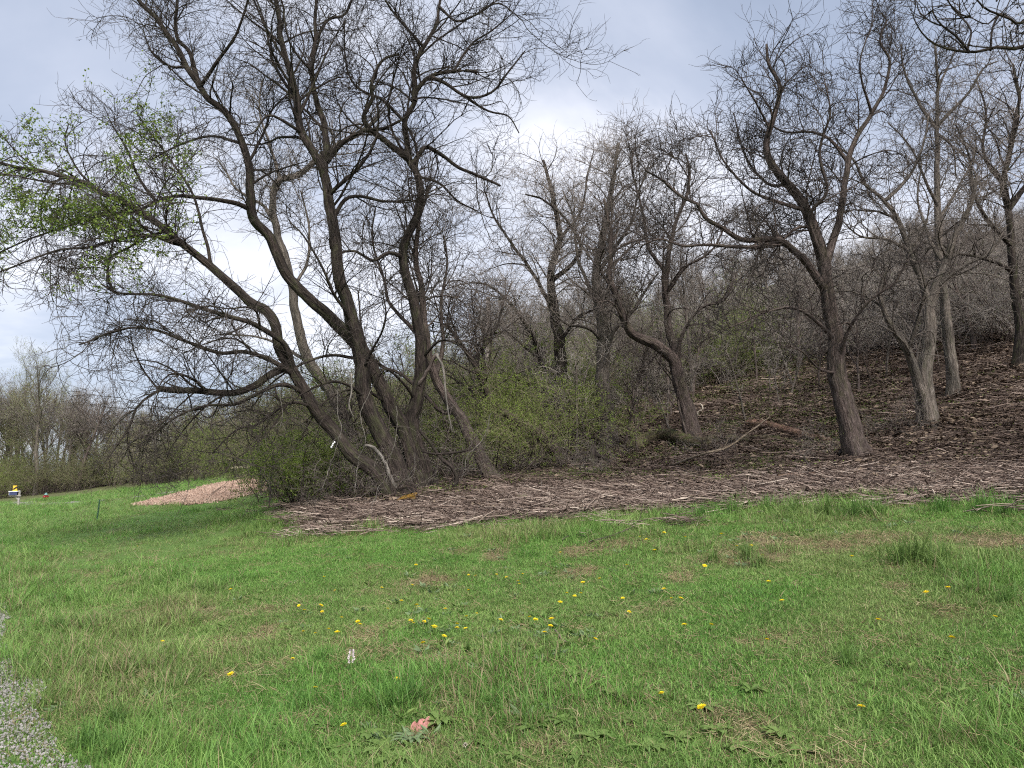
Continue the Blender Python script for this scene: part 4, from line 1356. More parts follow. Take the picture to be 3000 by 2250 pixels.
protoSap = [make_proto(121, 4.2, .12, 5, dict(n1=10, n2=50, n3=160, n4=200, l1=(.5, 1.1), l2=(.3, .8), l3=(.2, .5), l4=(.1, .3), up=.5, trop=.4), 'bark_brown', 'twig_brown', r0=.022, fork=.3, vert=.8),
            make_proto(122, 3.4, .25, 4, dict(n1=8, n2=40, n3=130, n4=160, l1=(.4, .9), l2=(.3, .7), l3=(.2, .45), l4=(.1, .3), up=.4, trop=.2), 'bark_grey', 'twig_grey', r0=.018, fork=.3, vert=.5)]


def make_shrub(seed, H, Wd, ns, leafmat, nleaf, lsize, twig='twig_olive', droop=-.55):
    global rng
    kr = rng
    rng = np.random.default_rng(seed)
    sm, tw = MB(), MB()
    pos = np.stack([rng.normal(0, Wd * .14, ns), rng.normal(0, Wd * .14, ns), np.full(ns, -.05)], -1)
    out = unit(pos * [1, 1, 0] + rng.normal(0, .35, (ns, 3)) * [1, 1, 0])
    tan = unit(out * rng.uniform(.25, .8, (ns, 1)) + [0, 0, 1])
    pool = (pos, tan, np.full(ns, .02), np.ones(ns))
    p1, r1, q1 = grow(pool, ns, H * .85, H * 1.25, 9, .0, .35, .2, .5, .10, droop, .9, .009, .004, .01)
    sm.tubes(p1, r1, 4)
    q1 = (q1[0], q1[1], q1[2], q1[3] * (q1[0][:, 2] > H * .12))
    p2, r2, q2 = grow(q1, ns * 12, H * .18, H * .45, 5, .4, 1.1, .2, .8, .12, -.1, .6, .0045, .003, .01)
    tw.tubes(p2, r2, 3)
    p3, r3, q3 = grow(q2, ns * 40, H * .06, H * .18, 3, .4, 1.1, .15, .8, .12, 0, .6, .003, .0022, .01)
    tw.tubes(p3, r3, 3)
    k = rng.choice(len(q3[0]), nleaf)
    v, tt = leaf_quads(q3[0][k] + rng.normal(0, .03, (nleaf, 3)), q3[1][k] + rng.normal(0, .7, (nleaf, 3)), rng.uniform(.6, 1.3, nleaf) * lsize, rng.uniform(.35, .65, nleaf) * lsize)
    parts = [('stems', sm.mesh('stems', M['bark_brown'], bark=True)), ('twigs', tw.mesh('twigs', M[twig])), ('leaves', MB().add(v, t=tt).mesh('leaves', M[leafmat], False))]
    rng = kr
    return parts


shA = [make_shrub(201, 2.6, 2.4, 22, 'leaf_shrub', 7500, .052), make_shrub(202, 2.2, 2.8, 24, 'leaf_shrub', 7500, .052), make_shrub(203, 3.2, 2.6, 22, 'leaf_shrub', 8000, .052)]
shN = [make_shrub(231, 2.6, 2.6, 26, 'leaf_shrub', 9000, .085), make_shrub(232, 2.2, 2.8, 26, 'leaf_shrub', 9000, .085)]
shB = [make_shrub(211, 2.8, 3.0, 26, 'leaf_dull', 3600, .055), make_shrub(212, 3.4, 3.0, 24, 'leaf_dull', 3000, .055)]
shC = [make_shrub(221, 2.2, 2.4, 26, 'leaf_dull', 350, .04, 'twig_grey', -.9)]
shE = [make_shrub(241, 1.9, 2.2, 13, 'leaf_dull', 260, .05, 'twig_brown', -.7)]


def on(px, d):
    """ground spot straight below the line of sight through photo column px at depth d"""
    q = P(px, 1420, d)
    return np.array([q[0], q[1], float(height(q[0], q[1]))])


def place_px(parts, name, px, d, label, cat, group, scl=1.0, tilt=None):
    tl = rng.normal(0, .04, 2) if tilt is None else tilt
    return place(parts, name, on(px, d), label, cat, group, rng.uniform(0, 6.28), scl, tl)


def landmark(px):
    for lim, nm in [(1350, 'the leaning clump'), (1560, 'the slanting trunk'), (1710, 'the gnarled tree'), (1880, 'the forked tree'), (2080, 'the shaggy tree'), (2330, 'the split reddish log'),
                    (2560, 'the spreading tree'), (2760, 'the double-stemmed tree'), (2880, 'the straight slim tree')]:
        if px < lim:
            return nm
    return 'the crooked tree high on the slope'


# shrubs that can be told apart
def place_hit(parts, name, px, py, label, scl):
    return place(parts, name, hit(px, py)[0], label, 'shrub', None, rng.uniform(0, 6.28), scl)


place_hit(shN[1], 'leafy_shrub', 885, 1484, 'bright green leafy shrub sprawling at the left foot of the leaning clump', .78)
place_hit(shN[0], 'leafy_shrub', 830, 1470, 'green leafy shrub overlapping the end of the wood-chip bed', .74)
place_hit(shE[0], 'bare_shrub', 960, 1498, 'low brown twiggy shrub in front of the leafy one at the clump', .4)
place_hit(shN[0], 'leafy_shrub', 965, 1462, 'green leafy shrub close against the left trunk of the clump', .55)
place_px(shA[2], 'leafy_shrub', 1120, 27.0, 'tall yellow-green shrub showing through the middle of the clump', 'shrub', None, 1.25)
G = 'low bare brush between the trunks of the clump'
for (a, b_, s_) in [(1300, 1420, .6), (1375, 1408, .6), (1500, 1398, .55), (1560, 1385, .65), (1625, 1388, .5), (1180, 1428, .7), (1810, 1352, .5), (1110, 1440, .6), (1730, 1398, .45), (2420, 1355, .4), (2640, 1290, .5), (2080, 1340, .5), (1000, 1462, .95), (1060, 1472, .8), (935, 1484, .9), (1290, 1432, .9), (1130, 1470, .6)]:
    place(shE[0], 'bare_brush', hit(a, b_)[0], 'low tangle of bare brush on the ground near ' + landmark(a), 'shrub', G, rng.uniform(0, 6.28), s_)
G = 'bright green shrubs behind the slanting trunk'
for px, d, s in [(1420, 24, 1.1), (1500, 26, 1.25), (1560, 23, 1.0), (1470, 20.5, .75), (1620, 28, 1.2), (1360, 28, 1.3), (1700, 30, 1.2), (1560, 31, 1.3)]:
    place_px(shA[rng.integers(0, 3)], 'leafy_shrub', px, d, 'bright green leafy shrub in the hollow behind the slanting trunk', 'shrub', G, s)
G = 'green shrubs along the back of the clearing'
for px, d, s in [(1820, 37, 1.3), (1900, 40, 1.2), (2120, 36, 1.15), (2200, 38, 1.2), (2060, 42, 1.2), (2280, 41, 1.1), (1760, 42, 1.2), (2400, 44, 1.2), (2160, 47, 1.3)]:
    place_px(shA[rng.integers(0, 3)], 'leafy_shrub', px, d, 'green leafy shrub along the back edge of the clearing', 'shrub', G, s * 1.05)
G = 'dull green shrubs under the far trees'
for k in range(30):
    px = -60 + k * 29 + rng.normal(0, 10)
    d = (rng.uniform(74, 86) if px < 420 else rng.uniform(60, 76)) + 4 * (k % 2)
    place_px(shB[rng.integers(0, 2)] if rng.uniform() < .72 else shA[rng.integers(0, 3)], 'wood_edge_shrub', px, d, 'dull green shrub below the far trees, ' + ('beyond the mailbox and hydrant' if px < 300 else 'beyond the chip bed'), 'shrub', G, rng.uniform(.95, 1.5))
G = 'shrubs on the hillside under the trees'
for k in range(26):
    px = rng.uniform(1000, 3050); d = rng.uniform(34, 60)
    place_px(shB[rng.integers(0, 2)] if rng.uniform() < .75 and px < 2250 else shC[0], 'hillside_shrub', px, d, 'greyish twiggy shrub on the hillside behind ' + landmark(px), 'shrub', G, rng.uniform(.8, 1.3))
G = 'bare thickets behind the far hedge'
for k in range(36):
    px = -90 + k * 27 + rng.normal(0, 8)
    d = (rng.uniform(86, 100) if px < 420 else rng.uniform(74, 88))
    place_px(shC[0] if k % 3 else shB[k % 2], 'thicket', px, d, 'grey-brown bare thicket under the far trees, ' + ('behind the mailbox and hydrant' if px < 300 else 'behind the chip bed'), 'shrub', G, rng.uniform(1.5, 2.3))
G = 'bare thickets on the hillside'
for k in range(60):
    px = rng.uniform(1300, 3080); d = rng.uniform(38, 85)
    place_px(shC[0] if (k % 3 or px > 2050) else shB[k % 2], 'thicket', px, d, 'grey-brown bare thicket on the hillside behind ' + landmark(px), 'shrub', G, rng.uniform(1.1, 2.1))
G = 'thickets along the crest of the bare slope'
for k in range(34):
    px = 2380 + k * 21 + rng.normal(0, 8); d = np.interp(px, [2380, 2700, 3100], [33, 29, 25.5]) + rng.uniform(0, 7)
    place_px([shC[0], shE[0], shC[0], shC[0]][k % 4], 'crest_thicket', px, d, 'grey-brown thicket on the slope crest behind ' + landmark(px), 'shrub', G, rng.uniform(.9, 1.5))
G = 'brush left of the clearing'
for px, d, s in [(820, 30, 1.2), (900, 34, 1.4), (1000, 30, 1.3), (1120, 33, 1.4), (1240, 30, 1.25), (1310, 26, 1.0), (860, 40, 1.4), (1040, 42, 1.5)]:
    place_px(shB[rng.integers(0, 2)], 'brush_shrub', px, d, 'dull twiggy shrub in the brush behind the leaning clump', 'shrub', G, s)

# bare trees
LOOK = ['grey round-crowned', 'brown leaning', 'tall upright grey', 'low wide brown', 'slim upright']
PH = [10.5, 9.5, 11.5, 8.5, 12.0]
G = 'bare trees on the wooded hillside'
spots = []
tries = 0
while len(spots) < 124 and tries < 9000:
    tries += 1
    px = rng.uniform(1020, 3120) if len(spots) < 96 else rng.uniform(2300, 3120)
    d = 24 + (66 if len(spots) < 96 else 16) * rng.uniform() ** 1.1
    dmin = np.interp(px, [1020, 1350, 1500, 2000, 2600, 2800, 3120], [62, 50, 30, 33, 34, 27, 24])
    if d < dmin:
        continue
    q = on(px, d)
    if any(np.hypot(q[0] - s_[0], q[1] - s_[1]) < 2.2 for s_ in spots):
        continue
    yb = px_of(q[None])[1][0]
    ytop = np.interp(px, [1020, 1380, 1420, 1900, 2000, 2450, 2600, 3120], [1010, 980, 840, 800, 720, 680, 660, 600]) + rng.uniform(-40, 130)
    if rng.uniform() < .16 and 1450 < px < 2300 and d < 48:
        ytop = rng.uniform(470, 640)
    k = rng.integers(0, 5)
    sc_ = (yb - ytop) / FPX * d / PH[k]
    if sc_ < .42:
        continue
    spots.append(q)
    place(protoA[k], 'woodland_tree', q, '%s bare tree %s behind %s' % (LOOK[k], 'far uphill' if d > 55 else 'on the slope', landmark(px)), 'tree', G, rng.uniform(0, 6.28), min(sc_, 1.12), rng.normal(0, .06, 2))
G = 'bare trees of the far wood past the lawn'
for k in range(64):
    px = -120 + 1170 * (k + rng.uniform(0, 1)) / 64
    d = rng.uniform(82, 108) if px < 420 else rng.uniform(66, 98)
    k2 = rng.integers(0, 5)
    ytop = np.interp(px, [-120, 60, 180, 260, 330, 420, 600, 800, 1050], [1090, 1080, 1110, 1150, 1190, 1195, 1170, 1130, 1080]) + rng.uniform(-25, 70)
    q = on(px, d)
    sc_ = (px_of(q[None])[1][0] - ytop) / FPX * d / PH[k2]
    place(protoA[k2], 'far_tree', q, '%s bare tree in the far wood %s' % (LOOK[k2], 'beyond the mailbox and hydrant' if px < 300 else ('beyond the chip bed' if px < 760 else 'showing behind the leaning clump')), 'tree', G, rng.uniform(0, 6.28), float(np.clip(sc_, .5, 1.3)), rng.normal(0, .05, 2))
for px, d, s_, k, lab in [(105, 80, 1.02, 0, 'tall tree with pale green spring buds left of the round dark one past the mailbox'),
                          (20, 92, 1.05, 1, 'tall budding tree at the lane end, palest of the far trees'),
                          (165, 98, 1.0, 1, 'budding tree just behind the tall pale green one past the lawn')]:
    place_px(protoBud[k], 'budding_tree', px, d, lab, 'tree', None, s_, (0, 0))
place_px(protoA[3], 'round_tree', 225, 80, 'dark round-crowned bare tree beside the tall budding one', 'tree', None, 1.35, (0, 0))
# saplings
G = 'thin bare saplings in the brush'
for k in range(58):
    px = rng.uniform(1000, 1420) if k < 16 else (rng.uniform(1450, 2050) if k < 42 else rng.uniform(2050, 2750))
    d = rng.uniform(21, 30) if k < 16 else rng.uniform(22, 34)
    place_px(protoSap[rng.integers(0, 2)], 'bare_sapling', px, d, 'thin bare sapling standing in the brush near ' + landmark(px), 'sapling', G, rng.uniform(.6, 1.15), rng.normal(0, .15, 2))


# ------------------------------------------------------------------ fallen wood
def branch_px(name, label, pts_px, w0, w1, mat, cat='branch', group=None, lift=None, side=3, depth=None, S=8, bark=.06):
    """a lying branch or log drawn over the ground; lift = height above ground at each point"""
    g = []
    lift = lift or [0] * len(pts_px)
    for (a, b_), lf in zip(pts_px, lift):
        if lf == 0:
            q, d = hit(a, b_)
        else:
            q = P(a, b_, depth); d = depth
        g.append(np.append(q, d))
    g = np.array(g)
    w_ = np.linspace(w0, w1, len(g)) / 2 / FPX * g[:, 3]
    for k, lf in enumerate(lift):
        if lf == 0:
            g[k, 2] += w_[k] * .85 + (.035 if cat in ('log', 'branch') else .01)
    c_ = catmull(np.concatenate([g[:, :3], w_[:, None]], 1), .08)
    org = c_[0, :3].copy(); org[2] = float(height(org[0], org[1]))
    mb = MB()
    pts, rd = c_[:, :3], c_[:, 3]
    pts = pts + rng.normal(0, 1, pts.shape) * np.minimum(rd * .12, .01)[:, None]
    rd = rd * rng.uniform(.9, 1.1, len(rd))
    e0 = pts[0] - unit(pts[1] - pts[0]) * .004; e1 = pts[-1] + unit(pts[-1] - pts[-2]) * .01
    pts = np.concatenate([[e0], pts, [e1]]); rd = np.concatenate([[rd[0] * .25], rd, [rd[-1] * .2]])
    mb.tubes(pts[None], rd[None], S, bark)
    if side:
        pool = prim_pool([(pts[1:-1], rd[1:-1], .1)])
        p2, r2, _ = grow(pool, side, .15, .55, 5, .4, 1.0, .15, .8, .12, 0, .5, .004, .0025, .014)
        mb.tubes(p2, r2, 5)
    o = obj(name, mb.mesh(name, M[mat], bark=True, origin=org), None, org)
    return tag(o, label, cat, group)


branch_px('fallen_log', 'long mossy curved log lying at the foot of the forked tree', [(1850, 1335), (1880, 1318), (1930, 1300), (1975, 1300), (2030, 1318), (2070, 1318), (2095, 1310)], 44, 38, 'wood_moss', 'log', side=2, S=14, bark=.10)
branch_px('fallen_log', 'split reddish log with pale broken end left of the spreading tree', [(2195, 1262), (2240, 1262), (2300, 1275), (2360, 1290), (2430, 1303)], 32, 18, 'wood_red', 'log', side=2, S=12, bark=.12)
branch_px('fallen_log', 'mossy rotten log lying just below the split reddish one', [(2130, 1300), (2200, 1300), (2280, 1300), (2350, 1318), (2400, 1325)], 24, 14, 'wood_moss', 'log', side=3, S=10, bark=.12)
branch_px('fallen_log', 'dark mossy bough lying left of the curved log', [(1795, 1262), (1830, 1285), (1870, 1300), (1905, 1306)], 14, 12, 'wood_moss', 'log', side=2)
branch_px('fallen_log', 'dark curved log far back in the clearing', [(2185, 1166), (2220, 1165), (2245, 1155), (2275, 1153)], 8, 8, 'bark_dark', 'log', side=1)
branch_px('fallen_branch', 'long thin pale branch slanting up over the logs', [(1965, 1372), (2060, 1330), (2130, 1310), (2190, 1270), (2255, 1222)], 8, 3.5, 'wood_pale', 'branch', lift=[0, 1, 1, 1, 1], depth=None or 17.2, side=3)
branch_px('fallen_branch', 'dark splintered split log lying in the chips before the spreading tree', [(2280, 1412), (2330, 1408), (2400, 1405), (2470, 1408), (2490, 1412)], 19, 12, 'wood_red', 'branch', side=3, bark=.15)
branch_px('fallen_branch', 'pale straight stick resting on the dark splintered log', [(2290, 1414), (2340, 1405), (2400, 1400), (2465, 1390)], 9, 6, 'wood_pale', 'branch', side=1)
branch_px('fallen_branch', 'dark brown limb lying nearer the grass than the splintered log', [(2380, 1433), (2430, 1436), (2490, 1434), (2540, 1430)], 16, 8, 'bark_dark', 'branch', side=2)
branch_px('fallen_branch', 'pale peeled branch lying left of the splintered log', [(1965, 1402), (2010, 1410), (2070, 1418), (2110, 1425)], 11, 6, 'wood_pale', 'branch', side=1)
branch_px('fallen_branch', 'pale pinkish stick lying flat in the chips near the grass edge', [(1985, 1451), (2040, 1448), (2110, 1449)], 9, 6, 'wood_pale', 'branch', side=0)
branch_px('arched_branch', 'dead dark branch arching over the ground beside the brown leaning trunk', [(1500, 1385), (1480, 1352), (1440, 1326), (1400, 1317), (1345, 1302), (1312, 1262), (1300, 1215)], 15, 6, 'bark_dark', 'branch', lift=[0, 1, 1, 1, 1, 1, 1], depth=hit(1500, 1385)[1], side=4)
branch_px('arched_branch', 'dark hooked branch curling down to the ground right of the clump', [(1328, 1440), (1338, 1400), (1325, 1370), (1290, 1340), (1262, 1300), (1230, 1262)], 14, 8, 'bark_dark', 'branch', lift=[0, 1, 1, 1, 1, 1], depth=hit(1328, 1440)[1], side=3)
branch_px('arched_branch', 'thin dead branch reaching sideways behind the dark hooked one', [(1380, 1315), (1340, 1325), (1280, 1330), (1235, 1323)], 7, 5, 'bark_dark', 'branch', lift=[1, 1, 1, 1], depth=16.5, side=1)
branch_px('broken_limb', 'pale forked dead limb snapped and hanging beside the crooked trunk', [(1278, 1036), (1298, 1080), (1305, 1140), (1312, 1200), (1325, 1265)], 8, 3, 'bark_pale', 'branch', lift=[1] * 5, depth=15.4, side=2)
branch_px('broken_limb', 'dark snapped limb propped from the crooked trunk to the pale hanging one', [(1225, 1130), (1250, 1090), (1278, 1036)], 13, 8, 'bark_brown', 'branch', lift=[1] * 3, depth=15.5, side=1)
branch_px('broken_limb', 'short grey broken limb hanging in the middle of the clump', [(1028, 1095), (1030, 1150), (1022, 1185), (1035, 1220)], 6, 3, 'bark_pale', 'branch', lift=[1] * 4, depth=15.6, side=3)
branch_px('leaning_stick', 'smooth grey stick leaning against the base of the clump', [(1167, 1462), (1145, 1400), (1125, 1350), (1095, 1312), (1070, 1305)], 14, 9, 'bark_pale', 'branch', lift=[0, 1, 1, 1, 1], depth=hit(1167, 1462)[1] - .1, side=0)
branch_px('forked_stick', 'small pale bent stick lying alone in the lawn', [(1625, 1853), (1640, 1868), (1648, 1882), (1670, 1892)], 7, 6, 'wood_pale', 'stick', side=0)
branch_px('long_twig', 'long thin green twig lying in the lawn beside the pale bent stick', [(1462, 1845), (1500, 1868), (1545, 1877), (1600, 1880)], 2.6, 2, 'twig_olive' if False else 'wood_moss', 'stick', side=0)
branch_px('fallen_branch', 'long pale branch lying across the grass edge below the clump', [(1055, 1575), (1120, 1552), (1150, 1545), (1185, 1546)], 5, 4, 'wood_pale', 'branch', side=1)
branch_px('fallen_branch', 'thin pale curved branch where the chips meet the grass, its tip on the lawn', [(1585, 1552), (1640, 1532), (1700, 1522), (1760, 1521), (1850, 1515)], 4, 3, 'wood_pale', 'branch', side=2)
branch_px('fallen_branch', 'long dark branch lying over the dark bare strip in the lawn', [(1725, 1598), (1790, 1580), (1850, 1555), (1880, 1535), (1950, 1520)], 5, 3, 'bark_brown', 'branch', side=2)
branch_px('fallen_branch', 'short curved stick at the head of the dark bare strip', [(1648, 1592), (1665, 1580), (1695, 1576), (1712, 1580)], 5, 4, 'bark_brown', 'branch', side=0)
branch_px('fallen_branch', 'dark twisted dead bough lying between the spreading and the double tree', [(2570, 1300), (2610, 1290), (2640, 1265), (2665, 1280), (2700, 1300)], 12, 6, 'bark_dark', 'branch', lift=[0, 0, 1, 1, 0], depth=hit(2640, 1300)[1], side=5)
branch_px('curved_root', 'smooth grey vine-like root curving from the spreading trunk to the chips', [(2475, 1300), (2455, 1335), (2420, 1358), (2390, 1375)], 10, 5, 'bark_grey', 'root', lift=[1, 1, 0, 0], depth=hit(2490, 1345)[1], side=1)
branch_px('curved_root', 'thin looping dead vine left of the spreading trunk', [(2380, 1378), (2360, 1350), (2358, 1330), (2390, 1305)], 6, 4, 'bark_grey', 'root', lift=[0, 1, 1, 1], depth=hit(2380, 1378)[1], side=2)
G = 'loose sticks strewn over the raked chips'
for k in range(46):
    a = rng.uniform(1010, 2980)
    ye = np.interp(a, [e[0] for e in _edge_px], [e[1] for e in _edge_px])
    b_ = ye - rng.uniform(4, 90) * (1 if k > 6 else -.3)
    L = rng.uniform(22, 75); sl = rng.normal(0, .09)
    pts_ = [(a + L * f, b_ + sl * L * f + rng.normal(0, 2)) for f in (-.5, -.1, .2, .5)]
    branch_px('loose_stick', 'loose stick lying among the raked chips', pts_, rng.uniform(3, 6), rng.uniform(2, 3.5), ['wood_pale', 'bark_pale', 'bark_brown', 'wood_pale', 'bark_dark'][k % 5], 'stick', G, side=int(rng.integers(0, 2)), S=6)

# stump with root arms
for (sx, sy, lab, hh) in [(1735, 1375, 'dark broken stump with clawing root arms by the slanting trunk', .75), (1690, 1372, 'low mossy rotten stump at the foot of the slanting trunk', .45)]:
    q, d = hit(sx, sy)
    mb = MB()
    f = np.linspace(0, 1, 7)
    mb.tubes((q + np.stack([.05 * f, 0 * f, f * hh - .05], -1))[None], (.17 * (1 - .45 * f) * np.where(f > .95, .5, 1))[None], 14, .16, (.15, .8))
    root = empty('stump', q, lab, 'stump')
    obj('trunk', mb.mesh('trunk', M['bark_dark'], bark=True, origin=q), root)
    for a, rise in [(.35, .16), (2.9, .12), (4.1, -.05), (5.6, -.08)]:
        l_ = rng.uniform(.5, .95)
        p_ = np.array([[math.cos(a) * l_ * s_ + .05, math.sin(a) * l_ * s_ * .6, hh * .55 + rise * math.sin(s_ * 2.6) * .8 - (.45 if rise < 0 else .25) * hh * s_ ** 2] for s_ in np.linspace(0, 1, 6)])
        obj('root', MB().tubes(p_[None], np.linspace(.06, .02, 6)[None], 8, .15).mesh('root', M['bark_dark'], bark=True), root)
for (sx, sy, s_, lab) in [(2306, 1462, 1.0, 'black charred clump of stubble sticking from the chips near the grass edge'), (1822, 1483, .8, 'black rotten stub in the chips left of the charred clump')]:
    q, d = hit(sx, sy)
    n_ = 26
    b_ = rng.normal(0, .06 * s_, (n_, 3)) * [1, 1, 0]
    tp_ = b_ * 1.7 + np.stack([np.zeros(n_), np.zeros(n_), rng.uniform(.06, .17, n_) * s_], -1)
    mb = MB().tubes(np.stack([b_ - [0, 0, .02], (b_ + tp_) / 2 + rng.normal(0, .008, (n_, 3)), tp_], 1), np.repeat(np.array([[.010, .008, .004]]), n_, 0), 5)
    tag(obj('stubble_clump', mb.mesh('stubble_clump', M['char']), None, q), lab, 'stubble')
# cut stems sticking up from the chips
G = 'cut stems poking from the raked chips'
cut = []
for k in range(3):
    mb = MB()
    n_ = 5
    b_ = rng.normal(0, .035, (n_, 3)) * [1, 1, 0]
    tp_ = b_ + np.stack([rng.normal(0, .05, n_), rng.normal(0, .05, n_), rng.uniform(.08, .26, n_)], -1)
    cut.append(mb.tubes(np.stack([b_ - [0, 0, .02], (b_ + tp_) / 2, tp_], 1), np.repeat(np.array([[.009, .008, .007]]), n_, 0), 5).mesh('cut_stem', M['bark_brown'], bark=True))
for k in range(30):
    a = rng.uniform(1050, 2950)
    ye = np.interp(a, [e[0] for e in _edge_px], [e[1] for e in _edge_px])
    q, d = hit(a, ye - rng.uniform(5, 110))
    tag(obj('cut_stem', cut[k % 3], None, q, (0, 0, rng.uniform(0, 6.28)), rng.uniform(.6, 1.2)), 'short tuft of cut brown stems poking from the raked chips', 'stubble', G)

# orange sawn wedge at the foot of the clump
q, d = hit(1195, 1476)
mb = MB().tubes(np.array([[[-.27, .02, .05], [-.1, 0, .12], [.12, 0, .17], [.20, 0, .19]]]), np.array([[.015, .045, .06, .04]]), 6, .12)
mb.tubes(np.array([[[.03, 0, -.05], [.08, 0, .08], [.16, 0, .17]]]), np.array([[.09, .07, .04]]), 7, .15)
tag(obj('wood_wedge', mb.mesh('wood_wedge', M['wood_orange'], bark=True), None, q), 'yellow-orange splintered wedge of wood at the foot of the clump', 'wood piece')

# pale twisted scrap in the clearing, white loop, white clump on the leaning trunk
D_ = hit(2048, 1225)[1]
q, _ = hit(2048, 1232)
pp = px_line([(2048, 1228), (2044, 1215), (2046, 1205), (2058, 1200), (2056, 1188), (2050, 1182)], D_, D_)
tag(obj('pale_scrap', MB().tubes(catmull(pp, .02)[None], (np.interp(np.linspace(0, 1, len(catmull(pp, .02))), [0, .2, .45, .6, .8, 1], [3, 5, 3, 5, 5, 2]) / 2 / FPX * D_)[None], 8, .12).mesh('pale_scrap', M['bone'], origin=q), None, q),
    'whitish twisted scrap of wood standing in the clearing behind the shaggy tree', 'wood piece')
D_ = hit(1275, 1395)[1]
q, _ = hit(1275, 1395)
pp = px_line([(1269, 1392), (1271, 1385), (1275, 1380), (1277, 1386), (1284, 1387)], D_, D_)
cc = catmull(pp, .015)
tag(obj('white_scrap', MB().tubes(cc[None], np.full((1, len(cc)), .009), 6).mesh('white_scrap', M['paint_white'], origin=q), None, q), 'small white looped scrap lying right of the clump', 'litter')
D_ = 15.5
pp = px_line([(971, 1310), (974, 1305), (976, 1300), (980, 1296)], D_, D_)
mb = MB()
for p_ in pp:
    th = np.linspace(0, math.pi, 5)
    mb.tubes((p_ + np.stack([0 * th, 0 * th, -.022 * np.cos(th)], -1))[None], np.maximum(.02 * np.sin(th), .001)[None], 7, .1)
tag(obj('white_blossom', mb.mesh('white_blossom', M['paint_white'], origin=pp[0]), None, pp[0]), 'tiny cluster of white blobs clinging to the dark leaning trunk', 'blossom')

# hanging vines
G = 'thin dead vines hanging in the clump'
for vi_, pts_ in enumerate([[(1165, 1190), (1160, 1290), (1130, 1360), (1135, 1400), (1105, 1430), (1100, 1478)], [(1128, 1130), (1140, 1230), (1128, 1300), (1130, 1370), (1124, 1400), (1131, 1450)],
             [(990, 1140), (992, 1220), (999, 1250), (985, 1300), (965, 1380), (945, 1438)], [(1135, 1365), (1160, 1378), (1190, 1420), (1225, 1465)],
             [(820, 1150), (826, 1215), (818, 1255)], [(1212, 1180), (1218, 1290), (1206, 1330), (1200, 1395)], [(1220, 1325), (1217, 1345), (1212, 1390)], [(1218, 1355), (1235, 1372), (1250, 1390)],
             [(1092, 1130), (1060, 1210), (1070, 1280), (1052, 1350), (1040, 1450)], [(1290, 1190), (1310, 1280), (1290, 1340), (1330, 1420)], [(1440, 1210), (1418, 1280), (1370, 1340), (1352, 1410)]]):
    dv = rng.uniform(14.3, 14.9)
    g0 = px_line(pts_, dv, dv + .1)
    org = g0[-1].copy()
    cc = catmull(g0, .06); cc = cc + rng.normal(0, .006, cc.shape)
    cc[:, 0] += .05 * (vnoise(np.arange(len(cc)) * .22 + vi_ * 9, np.arange(len(cc)) * 0., 5) - .5)
    mb = MB().tubes(cc[None], np.linspace(.008, .005, len(cc))[None], 5)
    p2, r2, _ = grow(prim_pool([(cc, np.full(len(cc), .008), .1)]), 4, .1, .35, 4, .4, 1.0, -.2, .8, .15, -.2, .6, .004, .002, .02)
    mb.tubes(p2, r2, 4)
    tag(obj('hanging_vine', mb.mesh('hanging_vine', M['bark_pale' if vi_ % 2 == 0 else 'bark_brown'], bark=True, origin=org), None, org), ('pale' if vi_ % 2 == 0 else 'brown') + ' thin dead vine hanging down in front of the leaning trunks', 'vine', G)

# ------------------------------------------------------------------ small plants in the lawn
# dandelions (photo positions of the flower heads)
dl = [(1000 + a / 2.212, 1500 + b / 2.212) for a, b in [
    (258, 483), (450, 470), (480, 357), (830, 418), (872, 402), (1007, 413), (1065, 426), (1170, 408), (1150, 438), (1150, 464), (832, 513), (1413, 279), (1943, 152), (1998, 180), (2084, 147),
    (1978, 192), (2030, 245), (1853, 346), (1669, 440), (1566, 486), (1461, 514), (1551, 527), (1508, 553), (1433, 606), (1828, 552), (2108, 500), (2137, 564), (2199, 592), (1862, 633), (293, 622),
    (373, 583), (478, 634), (500, 610), (676, 627), (888, 662), (800, 693), (450, 698), (465, 717), (524, 714), (555, 721), (599, 742), (746, 748), (763, 730), (817, 774), (663, 794), (1022, 700),
    (1232, 691), (1270, 724), (1358, 727), (1368, 705), (1311, 798), (1632, 840), (107, 707), (118, 732), (8, 697), (543, 890), (354, 1064), (2082, 1166), (12, 1388)]]
dl += [(2000 + a / 2.212, 1500 + b / 2.212) for a, b in [(15, 170), (250, 141), (360, 218), (442, 223), (505, 298), (142, 346), (556, 450), (645, 577), (1085, 314), (1716, 480), (1600, 525), (570, 838),
                                                         (2027, 699), (1753, 806), (1262, 705), (187, 735), (148, 1318), (1147, 1238), (10, 736)]]
dl += [(a / 2.212, 1500 + b / 2.212) for a, b in [(1495, 516), (1957, 610), (2071, 605), (1967, 641), (2082, 652), (2104, 435), (2180, 497), (1965, 773), (2042, 790), (2140, 775), (2185, 780), (1893, 945),
                                                  (1053, 842), (1512, 1092), (2045, 1125), (890, 225)]]
heads = []
